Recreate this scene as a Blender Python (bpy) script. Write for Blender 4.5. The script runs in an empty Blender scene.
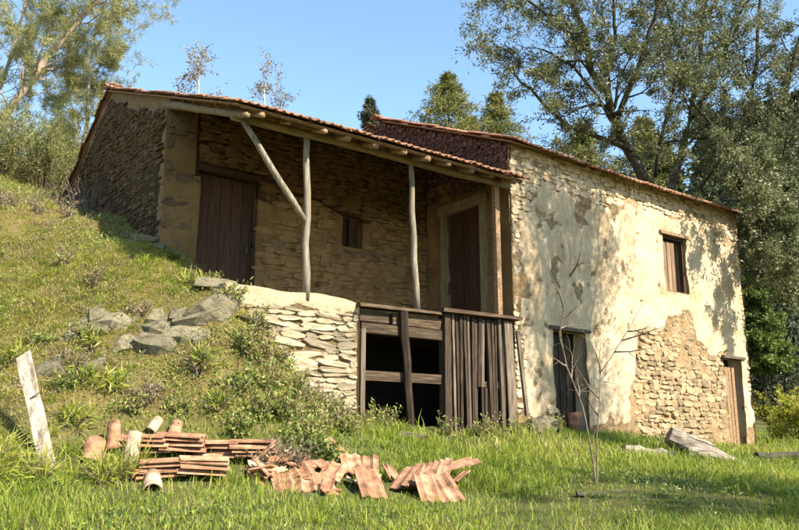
import bpy, math, random
import numpy as np
from mathutils import Vector, Matrix, noise
R = math.radians
random.seed(7)
rng = np.random.default_rng(11)
S = bpy.context.scene
COL = S.collection

# ------------------------------------------------------------------ camera, sky, sun, exposure
cam = bpy.data.cameras.new('camera'); camo = bpy.data.objects.new('camera', cam); COL.objects.link(camo)
cam.sensor_width = 36.0; cam.lens = 36.0 * 810 / 799; cam.clip_end = 3000; cam.clip_start = 0.05
camo.location = (0, 0, 1.6); camo.rotation_euler = (R(90 + 12.19), 0, 0)
S.camera = camo
SUN_AZ, SUN_EL = 128.0, 41.0          # azimuth clockwise from +Y, elevation
W = bpy.data.worlds.new('World'); S.world = W; W.use_nodes = True
nt = W.node_tree; bg = nt.nodes['Background']
sky = nt.nodes.new('ShaderNodeTexSky'); sky.sky_type = 'NISHITA'; sky.sun_disc = False
sky.sun_elevation = R(SUN_EL); sky.sun_rotation = R(SUN_AZ); sky.air_density = 1.0; sky.dust_density = 0.2; sky.ozone_density = 0.0
sky.altitude = 300
tint = nt.nodes.new('ShaderNodeMix'); tint.data_type = 'RGBA'; tint.blend_type = 'MULTIPLY'; tint.inputs[0].default_value = 1.0; tint.inputs[7].default_value = (.89, 1.0, 1.02, 1)
nt.links.new(sky.outputs[0], tint.inputs[6]); nt.links.new(tint.outputs[2], bg.inputs[0]); bg.inputs[1].default_value = 0.115
sl = bpy.data.lights.new('sun', 'SUN'); so = bpy.data.objects.new('sun', sl); COL.objects.link(so)
sl.energy = 5.0; sl.angle = R(0.53); sl.color = (1.0, 0.93, 0.80)
sd = Vector((math.sin(R(SUN_AZ)) * math.cos(R(SUN_EL)), math.cos(R(SUN_AZ)) * math.cos(R(SUN_EL)), math.sin(R(SUN_EL))))
so.rotation_euler = sd.to_track_quat('Z', 'Y').to_euler(); so.location = (20, -15, 25)
S.view_settings.view_transform = 'Standard'; S.view_settings.look = 'None'
S.view_settings.exposure = 1.55; S.view_settings.gamma = 1.0

# ------------------------------------------------------------------ helpers
def tag(o, label=None, cat=None, group=None, kind=None):
    if label: o['label'] = label
    if cat: o['category'] = cat
    if group: o['group'] = group
    if kind: o['kind'] = kind
    return o
def link(name, me, parent=None, loc=(0, 0, 0), rot=(0, 0, 0), scale=(1, 1, 1)):
    o = bpy.data.objects.new(name, me); COL.objects.link(o); o.parent = parent
    o.location = loc; o.rotation_euler = rot; o.scale = scale
    return o
def empty(name, loc, rz=0):
    o = bpy.data.objects.new(name, None); COL.objects.link(o); o.location = loc; o.rotation_euler = (0, 0, rz)
    o.empty_display_size = 0.2
    return o
class MB:
    def __init__(s): s.v = []; s.f = []
    def quad(s, a, b, c, d):
        n = len(s.v); s.v += [a, b, c, d]; s.f.append((n, n + 1, n + 2, n + 3))
    def box(s, a, b, jit=0.0, cham=0.0):
        """box from corner a to corner b; chamfered long edges when cham > 0"""
        x0, y0, z0 = a; x1, y1, z1 = b; n = len(s.v)
        for z in (z0, z1):
            for (x, y) in ((x0, y0), (x1, y0), (x1, y1), (x0, y1)):
                s.v.append((x + random.uniform(-jit, jit), y + random.uniform(-jit, jit), z + random.uniform(-jit, jit)))
        s.f += [(n, n+3, n+2, n+1), (n+4, n+5, n+6, n+7), (n, n+1, n+5, n+4), (n+1, n+2, n+6, n+5), (n+2, n+3, n+7, n+6), (n+3, n, n+4, n+7)]
        return s
    def tube(s, pts, rad, k=8, wob=0.0, caps=True):
        pts = [Vector(p) for p in pts]; n0 = len(s.v); m = len(pts)
        up = Vector((0.13, 0.21, 0.97))
        for i, p in enumerate(pts):
            d = (pts[min(i + 1, m - 1)] - pts[max(i - 1, 0)])
            if d.length < 1e-6: d = Vector((0, 0, 1))
            d.normalize()
            a = d.cross(up)
            if a.length < 0.2: a = d.cross(Vector((1, 0, 0)))
            a.normalize(); b = d.cross(a)
            for j in range(k):
                t = 2 * math.pi * j / k; r = rad[i] * (1 + random.uniform(-wob, wob))
                s.v.append(tuple(p + (a * math.cos(t) + b * math.sin(t)) * r))
        for i in range(m - 1):
            for j in range(k):
                q = n0 + i * k
                s.f.append((q + j, q + (j + 1) % k, q + k + (j + 1) % k, q + k + j))
        if caps:
            s.f.append(tuple(n0 + j for j in reversed(range(k)))); s.f.append(tuple(n0 + (m - 1) * k + j for j in range(k)))
        return s
    def mesh(s, name, mat, smooth=False):
        me = bpy.data.meshes.new(name); me.from_pydata(s.v, [], s.f); me.update()
        if mat: me.materials.append(mat)
        if smooth: me.polygons.foreach_set('use_smooth', np.ones(len(me.polygons), bool))
        return me
    def build(s, name, mat, parent=None, smooth=False, **k):
        return link(name, s.mesh(name, mat, smooth), parent, **k)
def np_mesh(name, V, F, mat, shade=None, smooth=False):
    """V (n,3), F (m,k) all faces with k corners; shade = one float per face"""
    V = np.asarray(V, np.float32).reshape(-1, 3); F = np.asarray(F, np.int32); m, k = F.shape
    me = bpy.data.meshes.new(name)
    me.vertices.add(len(V)); me.vertices.foreach_set('co', V.ravel())
    me.loops.add(m * k); me.loops.foreach_set('vertex_index', F.ravel())
    me.polygons.add(m); me.polygons.foreach_set('loop_start', np.arange(0, m * k, k, dtype=np.int32))
    me.update(calc_edges=True); me.validate()
    if shade is not None:
        a = me.attributes.new('shade', 'FLOAT', 'FACE'); a.data.foreach_set('value', np.asarray(shade, np.float32))
    if mat: me.materials.append(mat)
    if smooth: me.polygons.foreach_set('use_smooth', np.ones(len(me.polygons), bool))
    return me
def unit(a): return a / (np.linalg.norm(a, axis=-1, keepdims=True) + 1e-9)
def leaf_arrays(P, D, ln, wd):
    """rhombus leaves: base points P, directions D"""
    n = len(P); D = unit(D); q = unit(np.cross(D, rng.normal(size=(n, 3))))
    ln = np.broadcast_to(ln, (n,))[:, None]; wd = np.broadcast_to(wd, (n,))[:, None]
    nn = np.cross(D, q)
    mid = P + D * ln * 0.45 + nn * ln * 0.06
    V = np.stack([P, mid + q * wd * 0.5, P + D * ln, mid - q * wd * 0.5], 1)
    return V
def leaf_mesh(name, V, mat, shade):
    n = len(V); return np_mesh(name, V.reshape(-1, 3), np.arange(4 * n).reshape(n, 4), mat, shade)
def blade_mesh(name, P, L, Wd, lean, mat, shade):
    n = len(P); az = rng.uniform(0, 2 * math.pi, n); sv = np.stack([np.cos(az), np.sin(az), 0 * az], 1)
    up = np.array([0, 0, 1.0]); L = L[:, None]; Wd = Wd[:, None]
    mid = P + up * L * 0.55 + lean * L * 0.28; tip = P + up * L * 0.92 + lean * L
    V = np.stack([P - sv * Wd / 2, P + sv * Wd / 2, mid - sv * Wd * 0.42, mid + sv * Wd * 0.42, tip], 1)
    b = (np.arange(n) * 5)[:, None]
    F = np.stack([b + [0, 1, 3], b + [0, 3, 2], b + [2, 3, 4]], 1).reshape(-1, 3)
    return np_mesh(name, V.reshape(-1, 3), F, mat, np.repeat(shade, 3))

# ------------------------------------------------------------------ materials
def mat_new(name):
    m = bpy.data.materials.new(name); m.use_nodes = True
    n = m.node_tree.nodes; l = m.node_tree.links
    return m, n, l, n['Principled BSDF']
def ramp(n, l, src, stops):
    r = n.new('ShaderNodeValToRGB'); e = r.color_ramp.elements
    while len(e) < len(stops): e.new(0.5)
    for x, (p, c) in zip(e, stops): x.position = p; x.color = (*c, 1)
    l.new(src, r.inputs[0]); return r.outputs[0]
def noise_n(n, l, scale, detail=6, rough=0.6, vec=None, stretch=None):
    t = n.new('ShaderNodeTexNoise'); t.inputs['Scale'].default_value = scale; t.inputs['Detail'].default_value = detail; t.inputs['Roughness'].default_value = rough
    if vec is not None:
        if stretch:
            mp = n.new('ShaderNodeMapping'); mp.inputs['Scale'].default_value = stretch; l.new(vec, mp.inputs[0]); vec = mp.outputs[0]
        l.new(vec, t.inputs['Vector'])
    return t.outputs['Fac']
def mix(n, l, fac, a, b, mode='MIX'):
    m = n.new('ShaderNodeMix'); m.data_type = 'RGBA'; m.blend_type = mode
    if isinstance(fac, (int, float)): m.inputs[0].default_value = fac
    else: l.new(fac, m.inputs[0])
    for i, c in ((6, a), (7, b)):
        if isinstance(c, tuple): m.inputs[i].default_value = (*c, 1)
        else: l.new(c, m.inputs[i])
    return m.outputs[2]
def bump(n, l, h, strength, dist, bs):
    b = n.new('ShaderNodeBump'); b.inputs['Strength'].default_value = strength; b.inputs['Distance'].default_value = dist
    l.new(h, b.inputs['Height']); l.new(b.outputs[0], bs.inputs['Normal'])
def maprange(n, l, src, a, b):
    m = n.new('ShaderNodeMapRange'); m.inputs[1].default_value = a; m.inputs[2].default_value = b; l.new(src, m.inputs[0]); return m.outputs[0]

def simple_mat(name, cols, scale=8, rough=0.9, bstr=0.5, bdist=0.01, stretch=None, objrand=0.0, fine=60, coord='Object'):
    """noise-driven colour with 3+ stops, optional per-object brightness, fine bump"""
    m, n, l, bs = mat_new(name)
    tc = n.new('ShaderNodeTexCoord'); vec = tc.outputs[coord]
    if objrand:
        oi = n.new('ShaderNodeObjectInfo'); ad = n.new('ShaderNodeVectorMath'); ad.operation = 'ADD'
        sc_ = n.new('ShaderNodeMath'); sc_.operation = 'MULTIPLY'; sc_.inputs[1].default_value = 57.0
        l.new(oi.outputs['Random'], sc_.inputs[0]); l.new(vec, ad.inputs[0]); l.new(sc_.outputs[0], ad.inputs[1]); vec = ad.outputs[0]
    f = noise_n(n, l, scale, 8, 0.65, vec, stretch)
    k = len(cols); c = ramp(n, l, f, [(0.28 + 0.44 * i / (k - 1), cols[i]) for i in range(k)])
    if objrand:
        hv = n.new('ShaderNodeHueSaturation'); mr = n.new('ShaderNodeMapRange'); mr.inputs[3].default_value = 1 - objrand; mr.inputs[4].default_value = 1 + objrand
        l.new(oi.outputs['Random'], mr.inputs[0]); l.new(mr.outputs[0], hv.inputs['Value']); l.new(c, hv.inputs['Color']); c = hv.outputs[0]
    l.new(c, bs.inputs['Base Color']); bs.inputs['Roughness'].default_value = rough
    bs.inputs['Specular IOR Level'].default_value = 0.25
    bump(n, l, noise_n(n, l, fine, 6, 0.7, vec, stretch), bstr, bdist, bs)
    return m
def leaf_mat(name, cols, trans=0.35, rough=0.6):
    m, n, l, bs = mat_new(name)
    at = n.new('ShaderNodeAttribute'); at.attribute_name = 'shade'
    k = len(cols); c = ramp(n, l, at.outputs['Fac'], [(i / (k - 1), cols[i]) for i in range(k)])
    l.new(c, bs.inputs['Base Color']); bs.inputs['Roughness'].default_value = rough; bs.inputs['Specular IOR Level'].default_value = 0.3
    tr = n.new('ShaderNodeBsdfTranslucent'); l.new(c, tr.inputs[0])
    mx = n.new('ShaderNodeMixShader'); mx.inputs[0].default_value = trans
    l.new(bs.outputs[0], mx.inputs[1]); l.new(tr.outputs[0], mx.inputs[2]); l.new(mx.outputs[0], n['Material Output'].inputs[0])
    return m
M = {}
M['stone_warm'] = simple_mat('stone_warm', [(.22, .135, .065), (.42, .285, .15), (.53, .385, .225), (.36, .26, .155)], 1.5, .95, 1.0, .04, None, .24)
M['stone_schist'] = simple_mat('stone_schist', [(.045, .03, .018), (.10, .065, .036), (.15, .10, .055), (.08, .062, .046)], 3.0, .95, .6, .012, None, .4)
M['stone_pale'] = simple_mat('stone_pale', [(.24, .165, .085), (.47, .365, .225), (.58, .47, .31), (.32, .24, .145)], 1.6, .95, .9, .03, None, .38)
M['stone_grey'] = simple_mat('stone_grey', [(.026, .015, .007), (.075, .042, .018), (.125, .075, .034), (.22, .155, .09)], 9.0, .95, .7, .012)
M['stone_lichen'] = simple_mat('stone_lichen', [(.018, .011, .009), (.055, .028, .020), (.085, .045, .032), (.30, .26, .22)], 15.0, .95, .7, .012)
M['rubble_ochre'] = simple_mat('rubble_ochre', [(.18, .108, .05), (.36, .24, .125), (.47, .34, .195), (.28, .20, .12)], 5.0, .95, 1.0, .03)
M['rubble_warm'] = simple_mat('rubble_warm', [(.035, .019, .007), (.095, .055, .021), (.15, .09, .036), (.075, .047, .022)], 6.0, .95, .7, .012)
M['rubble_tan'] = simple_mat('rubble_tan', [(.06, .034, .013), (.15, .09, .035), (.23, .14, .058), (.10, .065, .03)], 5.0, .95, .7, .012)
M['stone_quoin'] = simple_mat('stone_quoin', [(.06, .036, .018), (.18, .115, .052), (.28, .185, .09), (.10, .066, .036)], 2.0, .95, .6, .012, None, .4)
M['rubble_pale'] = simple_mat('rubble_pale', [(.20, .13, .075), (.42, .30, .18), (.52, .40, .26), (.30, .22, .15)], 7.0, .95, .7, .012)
M['rock'] = simple_mat('rock', [(.07, .055, .026), (.18, .15, .085), (.28, .24, .15), (.17, .13, .04)], 3.2, .95, 1.0, .06, None, .25, 7)
M['tile'] = simple_mat('tile', [(.045, .03, .02), (.20, .10, .055), (.33, .165, .095), (.38, .28, .19)], 8.0, .9, .4, .004, None, .25)
M['tile_old'] = simple_mat('tile_old', [(.055, .04, .03), (.17, .09, .055), (.30, .13, .07), (.33, .27, .20)], 9.0, .95, .5, .006, None, .3)
M['tile_loose'] = simple_mat('tile_loose', [(.05, .035, .024), (.24, .115, .06), (.40, .20, .11), (.36, .27, .19)], 7.0, .95, .6, .006, None, .22)
M['tile_cream'] = simple_mat('tile_cream', [(.14, .085, .05), (.36, .25, .16), (.46, .35, .24)], 9.0, .9, .4, .004)
M['wood_grey'] = simple_mat('wood_grey', [(.03, .02, .013), (.105, .076, .05), (.20, .155, .11)], 4.0, .9, .6, .006, (14, 14, .8), .2, 14)
M['wood_pole'] = simple_mat('wood_pole', [(.07, .052, .034), (.18, .145, .10), (.30, .255, .19)], 3.0, .85, .4, .004, (10, 10, 1), .12, 18)
M['wood_beam'] = simple_mat('wood_beam', [(.09, .062, .03), (.20, .145, .075), (.29, .215, .12)], 3.0, .85, .4, .004, (1, 10, 10), .15, 18)
M['wood_rafter'] = simple_mat('wood_rafter', [(.09, .05, .027), (.21, .125, .065), (.31, .20, .11)], 3.0, .9, .5, .006, (10, 1, 10), .25, 18)
M['wood_dark'] = simple_mat('wood_dark', [(.014, .007, .004), (.045, .02, .010), (.075, .036, .018)], 4.0, .7, .4, .004, (12, 12, .7), .2, 20)
M['wood_black'] = simple_mat('wood_black', [(.010, .006, .004), (.036, .022, .013), (.095, .066, .043)], 4.0, .9, .6, .006, (14, 14, .8), .35, 16)
M['wood_beam_dark'] = simple_mat('wood_beam_dark', [(.016, .009, .005), (.058, .036, .020), (.16, .11, .066)], 4.0, .9, .6, .006, (.8, 14, 14), .25, 16)
M['wood_brown'] = simple_mat('wood_brown', [(.07, .04, .022), (.18, .11, .062), (.28, .19, .12)], 4.0, .85, .5, .005, (14, 14, .8), .2, 16)
M['wood_frame'] = simple_mat('wood_frame', [(.10, .072, .036), (.19, .14, .072), (.25, .19, .11)], 4.0, .85, .4, .004, (8, 8, .9), .1, 16)
M['log'] = simple_mat('log', [(.07, .052, .038), (.23, .185, .14), (.38, .325, .26)], 3.0, .95, .8, .012, (.7, 9, 9), .2, 9)
M['bark'] = simple_mat('bark', [(.022, .02, .013), (.06, .052, .034), (.095, .095, .045)], 6.0, .95, .8, .02, (3, 3, 1), .2, 20)
M['bark_pine'] = simple_mat('bark_pine', [(.18, .13, .095), (.36, .27, .20), (.46, .37, .29)], 5.0, .95, .6, .01, (4, 4, 1), .1, 20)
M['twig'] = simple_mat('twig', [(.20, .165, .125), (.36, .31, .25), (.48, .43, .36)], 6.0, .9, .3, .003)
M['twig_brown'] = simple_mat('twig_brown', [(.06, .04, .025), (.14, .10, .066), (.23, .175, .12)], 12.0, .9, .4, .003)
M['twig_dark'] = simple_mat('twig_dark', [(.06, .04, .03), (.13, .09, .065), (.2, .15, .11)], 6.0, .9, .3, .003)
M['white_paint'] = simple_mat('white_paint', [(.05, .035, .022), (.22, .17, .115), (.44, .39, .31), (.52, .47, .39)], 3.0, .95, 1.0, .01, (5, 5, 1.6), 0, 14)
M['floor'] = simple_mat('floor', [(.09, .07, .05), (.17, .13, .09), (.24, .19, .13)], 3, .95)
M['void'] = simple_mat('void', [(.008, .006, .005), (.016, .013, .01), (.025, .02, .016)], 3, .95)  # near-black colour that stands for the shade of unlit interiors

def plaster_mat(name, base, expo, stain, darkpatch, dp):
    """old lime plaster; vertex attribute 'exposed' blends to the mortar and earth behind fallen plaster"""
    m, n, l, bs = mat_new(name)
    tc = n.new('ShaderNodeTexCoord'); vec = tc.outputs['Object']
    c = ramp(n, l, noise_n(n, l, 1.6, 8, .62, vec), [(.3, base[0]), (.5, base[1]), (.7, base[2])])
    st = ramp(n, l, noise_n(n, l, 2.2, 7, .65, vec, (2.2, 2.2, .5)), [(.52, (0, 0, 0)), (.72, (1, 1, 1))])
    c = mix(n, l, mix(n, l, .55, (0, 0, 0), st), c, stain)
    sp = ramp(n, l, noise_n(n, l, 26, 4, .7, vec), [(.60, (0, 0, 0)), (.72, (1, 1, 1))])
    c = mix(n, l, mix(n, l, .5, (0, 0, 0), sp), c, stain)
    dpm = ramp(n, l, noise_n(n, l, 2.6, 6, .6, vec, (1, 1, 1.9)), [(dp, (0, 0, 0)), (dp + .03, (1, 1, 1))])
    c = mix(n, l, dpm, c, darkpatch)
    ex = ramp(n, l, noise_n(n, l, 9, 6, .65, vec), [(.3, expo[0]), (.5, expo[1]), (.7, expo[2])])
    at = n.new('ShaderNodeAttribute'); at.attribute_name = 'exposed'
    rg = n.new('ShaderNodeMath'); rg.operation = 'MULTIPLY_ADD'; rg.inputs[1].default_value = 1.3
    l.new(noise_n(n, l, 13, 8, .75, vec), rg.inputs[0]); rg.inputs[2].default_value = -.65
    sm = n.new('ShaderNodeMath'); sm.operation = 'ADD'; l.new(rg.outputs[0], sm.inputs[0]); l.new(at.outputs['Fac'], sm.inputs[1])
    exf = maprange(n, l, sm.outputs[0], .40, .56); c = mix(n, l, exf, c, ex)
    pit = ramp(n, l, noise_n(n, l, 42, 6, .75, vec, (1, 1, .6)), [(.30, (.42, .42, .42)), (.46, (1, 1, 1))]); c = mix(n, l, .8, c, pit, 'MULTIPLY')
    l.new(c, bs.inputs['Base Color']); bs.inputs['Roughness'].default_value = .95; bs.inputs['Specular IOR Level'].default_value = .15
    h = mix(n, l, .5, noise_n(n, l, 9, 10, .72, vec), noise_n(n, l, 38, 8, .75, vec))
    h = mix(n, l, .25, h, mix(n, l, exf, (1, 1, 1), (0, 0, 0)))
    bump(n, l, h, 1.0, .10, bs)
    return m
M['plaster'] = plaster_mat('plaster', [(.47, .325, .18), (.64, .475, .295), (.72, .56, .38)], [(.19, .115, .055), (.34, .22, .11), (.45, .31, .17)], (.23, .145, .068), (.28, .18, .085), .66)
M['plaster_shade'] = plaster_mat('plaster_shade', [(.16, .092, .036), (.24, .145, .060), (.31, .195, .085)], [(.03, .017, .007), (.07, .04, .016), (.11, .064, .026)], (.11, .068, .034), (.085, .055, .03), .66)  # darker copy of the plaster, veranda shade put into its colour
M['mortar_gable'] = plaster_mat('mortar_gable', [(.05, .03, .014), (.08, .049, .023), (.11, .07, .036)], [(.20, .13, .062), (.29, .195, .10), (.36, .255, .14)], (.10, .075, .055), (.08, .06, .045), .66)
M['mortar_pale'] = plaster_mat('mortar_pale', [(.42, .32, .18), (.56, .45, .27), (.64, .53, .35)], [(.11, .068, .032), (.21, .14, .07), (.32, .225, .12)], (.32, .24, .15), (.30, .23, .145), .66)

M['grass'] = leaf_mat('grass', [(.06, .095, .010), (.165, .225, .020), (.29, .33, .036), (.38, .32, .09), (.42, .33, .16)], .4, .55)
M['weed'] = leaf_mat('weed', [(.05, .085, .018), (.14, .20, .035), (.27, .29, .065), (.28, .21, .10), (.21, .135, .07)], .35, .6)
M['olive_leaf'] = leaf_mat('olive_leaf', [(.045, .052, .018), (.11, .12, .042), (.19, .19, .085), (.27, .25, .14)], .3, .5)
M['pine_leaf'] = leaf_mat('pine_leaf', [(.13, .14, .042), (.25, .25, .085), (.38, .36, .14), (.48, .43, .20)], .45, .5)
M['conifer_leaf'] = leaf_mat('conifer_leaf', [(.05, .07, .018), (.13, .145, .035), (.22, .20, .055), (.27, .20, .08)], .3, .6)
M['dark_leaf'] = leaf_mat('dark_leaf', [(.018, .026, .012), (.040, .052, .022), (.075, .09, .042), (.12, .125, .07)], .2, .6)
M['bright_leaf'] = leaf_mat('bright_leaf', [(.04, .065, .014), (.09, .13, .022), (.14, .18, .034), (.19, .22, .055)], .3, .6)
M['bush_leaf'] = leaf_mat('bush_leaf', [(.09, .12, .016), (.24, .26, .03), (.42, .38, .04), (.52, .42, .05)], .4, .6)
M['dry_leaf'] = leaf_mat('dry_leaf', [(.10, .07, .04), (.20, .155, .09), (.28, .23, .14), (.19, .14, .08)], .35, .6)
M['broom_leaf'] = leaf_mat('broom_leaf', [(.08, .10, .025), (.16, .18, .045), (.25, .25, .075), (.32, .28, .13)], .35, .6)

# ------------------------------------------------------------------ terrain
#TERR
CP = np.array([(-2.59,5.5,1.03),(-1.36,5.8,1.0),(0,6,.98),(1.42,6,.98),(2.83,6,.98),(-3.05,6.9,1.32),(-2.62,7.3,1.37),(-1.34,7.5,1.25),(0,8,1.15),
 (2.04,8.5,1.2),(4.09,9.5,1.16),(-3.52,7.3,1.6),(-3.16,7.5,1.6),(-2.77,7.9,1.74),(-1.98,8.2,1.7),(-1.14,8.6,1.68),(-4.35,8.8,2.67),(-3.74,8.9,2.68),
 (-2.89,9,2.69),(-2.19,8.9,2.57),(-1.52,8.9,2.1),(-1,9.2,1.82),(-.63,9.5,1.75),(-3.37,9.6,3.43),(-4.28,10,3.7),(-5.14,10.2,3.74),(-2.45,9.8,3.4),
 (-6.69,13,5.69),(-6.1,14,5.73),(-4.55,12.3,4.95),(-5.58,11.8,4.92),(4.69,13,1.32),(7.33,16,1.47),(9.64,20,1.6),(15.8,34,3.7),
 (-3.3,10.88,4.25),(-6.52,14.96,6.1),(-2.51,10.85,3.6),(-1.94,9.27,3.12),(-1.54,9.58,2.78),(-1.3,9.72,2.4),(-1.04,9.9,2.1),(-.56,10.26,1.92),(.05,10.79,1.74),
 (1.16,11.64,1.72),(1.96,12.24,1.78),(4.18,13.94,1.62),(7.05,16.12,1.48),(0,0,.1),(-3,1,.3),(4,0,.1),(8,5,.75),(10,10,1.0),(12,15,1.3),(10,24,2.0),
 (-6,4,1.2),(-6,7,2.2),(-10,8,4),(-12,13,6.8),(-10,18,8.2),(2,26,4.5),(-8,24,9),(5,36,5.5),(-12,36,11),(20,20,1.8),(24,36,4.2)], float)
def _k(r2): return r2 * np.log(r2 + 1e-12)
def _tps():
    n = len(CP); d2 = ((CP[:, None, :2] - CP[None, :, :2]) ** 2).sum(-1)
    A = np.zeros((n + 3, n + 3)); A[:n, :n] = _k(d2) + np.eye(n) * 0.02; A[:n, n] = 1; A[:n, n+1:] = CP[:, :2]; A[n, :n] = 1; A[n+1:, :n] = CP[:, :2].T
    return np.linalg.solve(A, np.r_[CP[:, 2], 0, 0, 0])
TW = _tps()
def ground_h(x, y):
    x = np.clip(np.asarray(x, float), -14, 24); y = np.clip(np.asarray(y, float), -3, 40)
    sh = x.shape; x = x.ravel(); y = y.ravel(); out = np.zeros(len(x)); n = len(CP)
    for i in range(0, len(x), 20000):
        a, b = x[i:i+20000], y[i:i+20000]
        d2 = (a[:, None] - CP[None, :, 0]) ** 2 + (b[:, None] - CP[None, :, 1]) ** 2
        out[i:i+20000] = _k(d2) @ TW[:n] + TW[n] + TW[n+1] * a + TW[n+2] * b
    return out.reshape(sh)
#TERREND
HA = R(37.3); HC, HS = math.cos(HA), math.sin(HA); HO = (1.7365, 12.2)
def to_local(x, y):
    dx, dy = x - HO[0], y - HO[1]; return dx * HC + dy * HS, -dx * HS + dy * HC
def to_world(a, b): return HO[0] + a * HC - b * HS, HO[1] + a * HS + b * HC
LX, LD, RX = -4.81, 2.05, 6.6          # left end, veranda depth, right end of the house in its own frame
def house_mask(x, y, g=0.0):
    a, b = to_local(x, y)
    left = (a > LX + g) & (a < 0.3) & (b > LD + g) & (b < 7.2 - g)
    stall = (a > -2.85 + g) & (a < 0.3) & (b > 0.0 + g) & (b < 3)
    right = (a > 0.0) & (a < RX - g) & (b > g) & (b < 7.2 - g)
    return left | stall | right
def bank(x, y):
    """0 on the lawn, 1 on the hillside left of the house"""
    h = ground_h(x, y); return np.clip((h - (0.40 + 0.14 * np.clip(y, 0, 9)) - np.where(x > -.2, 9, 0)) / 0.45, 0, 1)
def fbm(x, y, s, seed=0):
    out = np.zeros(np.shape(x)); r = np.random.default_rng(seed)
    for o in range(5):
        for _ in range(3):
            a = r.uniform(0, 6.28); f = s * 2 ** o * r.uniform(.7, 1.3); out += np.sin((np.cos(a) * x + np.sin(a) * y) * f + r.uniform(0, 6.28)) / (3 * 1.7 ** o)
    return out
def ground_z(x, y):
    x = np.asarray(x, float); y = np.asarray(y, float)
    z = ground_h(x, y); bk = bank(x, y)
    near = np.clip(1 - np.abs(y - 9) / 14, 0, 1)
    e = np.clip(np.minimum(np.abs(x + 1.2) + np.abs(y - 9.7), 1.6) / 1.6, .35, 1); bk = bk * e
    return z + (fbm(x, y, 2.6, 5) * 0.10 * bk + fbm(x, y, 2.0, 6) * 0.02) * near
def make_ground():
    d = 0.088
    def axis(a, b, far):
        c = list(np.arange(a, b + d, d)); s = d
        lo, hi = [], []
        v = a
        while v > -far: s *= 1.28; v -= s; lo.append(v)
        s = d; v = b
        while v < far: s *= 1.28; v += s; hi.append(v)
        return np.array(lo[::-1] + c + hi)
    xs = axis(-8, 9, 900); ys = axis(3.2, 18, 900)
    X, Y = np.meshgrid(xs, ys); Z = ground_z(X, Y)
    ins = house_mask(X, Y, 0.16); Z = np.where(ins, np.minimum(Z, 1.70), Z)
    a, b = to_local(X, Y); hid = ins & ((b > 2.3) | (a > 0.1)); Z = np.where(hid, Z - 0.5, Z)
    ny, nx = X.shape; i = np.arange(ny * nx).reshape(ny, nx)
    F = np.stack([i[:-1, :-1], i[:-1, 1:], i[1:, 1:], i[1:, :-1]], -1).reshape(-1, 4)
    me = np_mesh('ground', np.stack([X, Y, Z], -1).reshape(-1, 3), F, None, None, True)
    at = me.attributes.new('bank', 'FLOAT', 'POINT'); at.data.foreach_set('value', bank(X, Y).ravel().astype(np.float32))
    m, n, l, bs = mat_new('ground')
    tc = n.new('ShaderNodeTexCoord'); vec = tc.outputs['Object']
    lawn = ramp(n, l, noise_n(n, l, 2.0, 8, .65, vec), [(.3, (.045, .045, .016)), (.5, (.09, .095, .028)), (.7, (.15, .125, .055))])
    hill = ramp(n, l, noise_n(n, l, 1.7, 9, .7, vec), [(.28, (.05, .034, .017)), (.42, (.14, .095, .042)), (.52, (.15, .125, .032)), (.62, (.21, .15, .065)), (.75, (.11, .10, .026))])
    at2 = n.new('ShaderNodeAttribute'); at2.attribute_name = 'bank'
    c = mix(n, l, at2.outputs['Fac'], lawn, hill)
    l.new(c, bs.inputs['Base Color']); bs.inputs['Roughness'].default_value = 1.0; bs.inputs['Specular IOR Level'].default_value = .1
    bump(n, l, noise_n(n, l, 22, 8, .7, vec), .9, .05, bs)
    me.materials.append(m)
    return tag(link('ground', me), kind='structure')
make_ground()
def gz(x, y): return float(ground_z(np.array([x]), np.array([y]))[0])

# ------------------------------------------------------------------ farmhouse
ZB = 1.5
house = empty('farmhouse', (HO[0], HO[1], ZB), HA)
tag(house, 'old two-storey rubble stone farmhouse with tiled roof and open timber veranda', 'house')
def P3(a, b, z): return (a, b, z - ZB)          # house frame, absolute height

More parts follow.
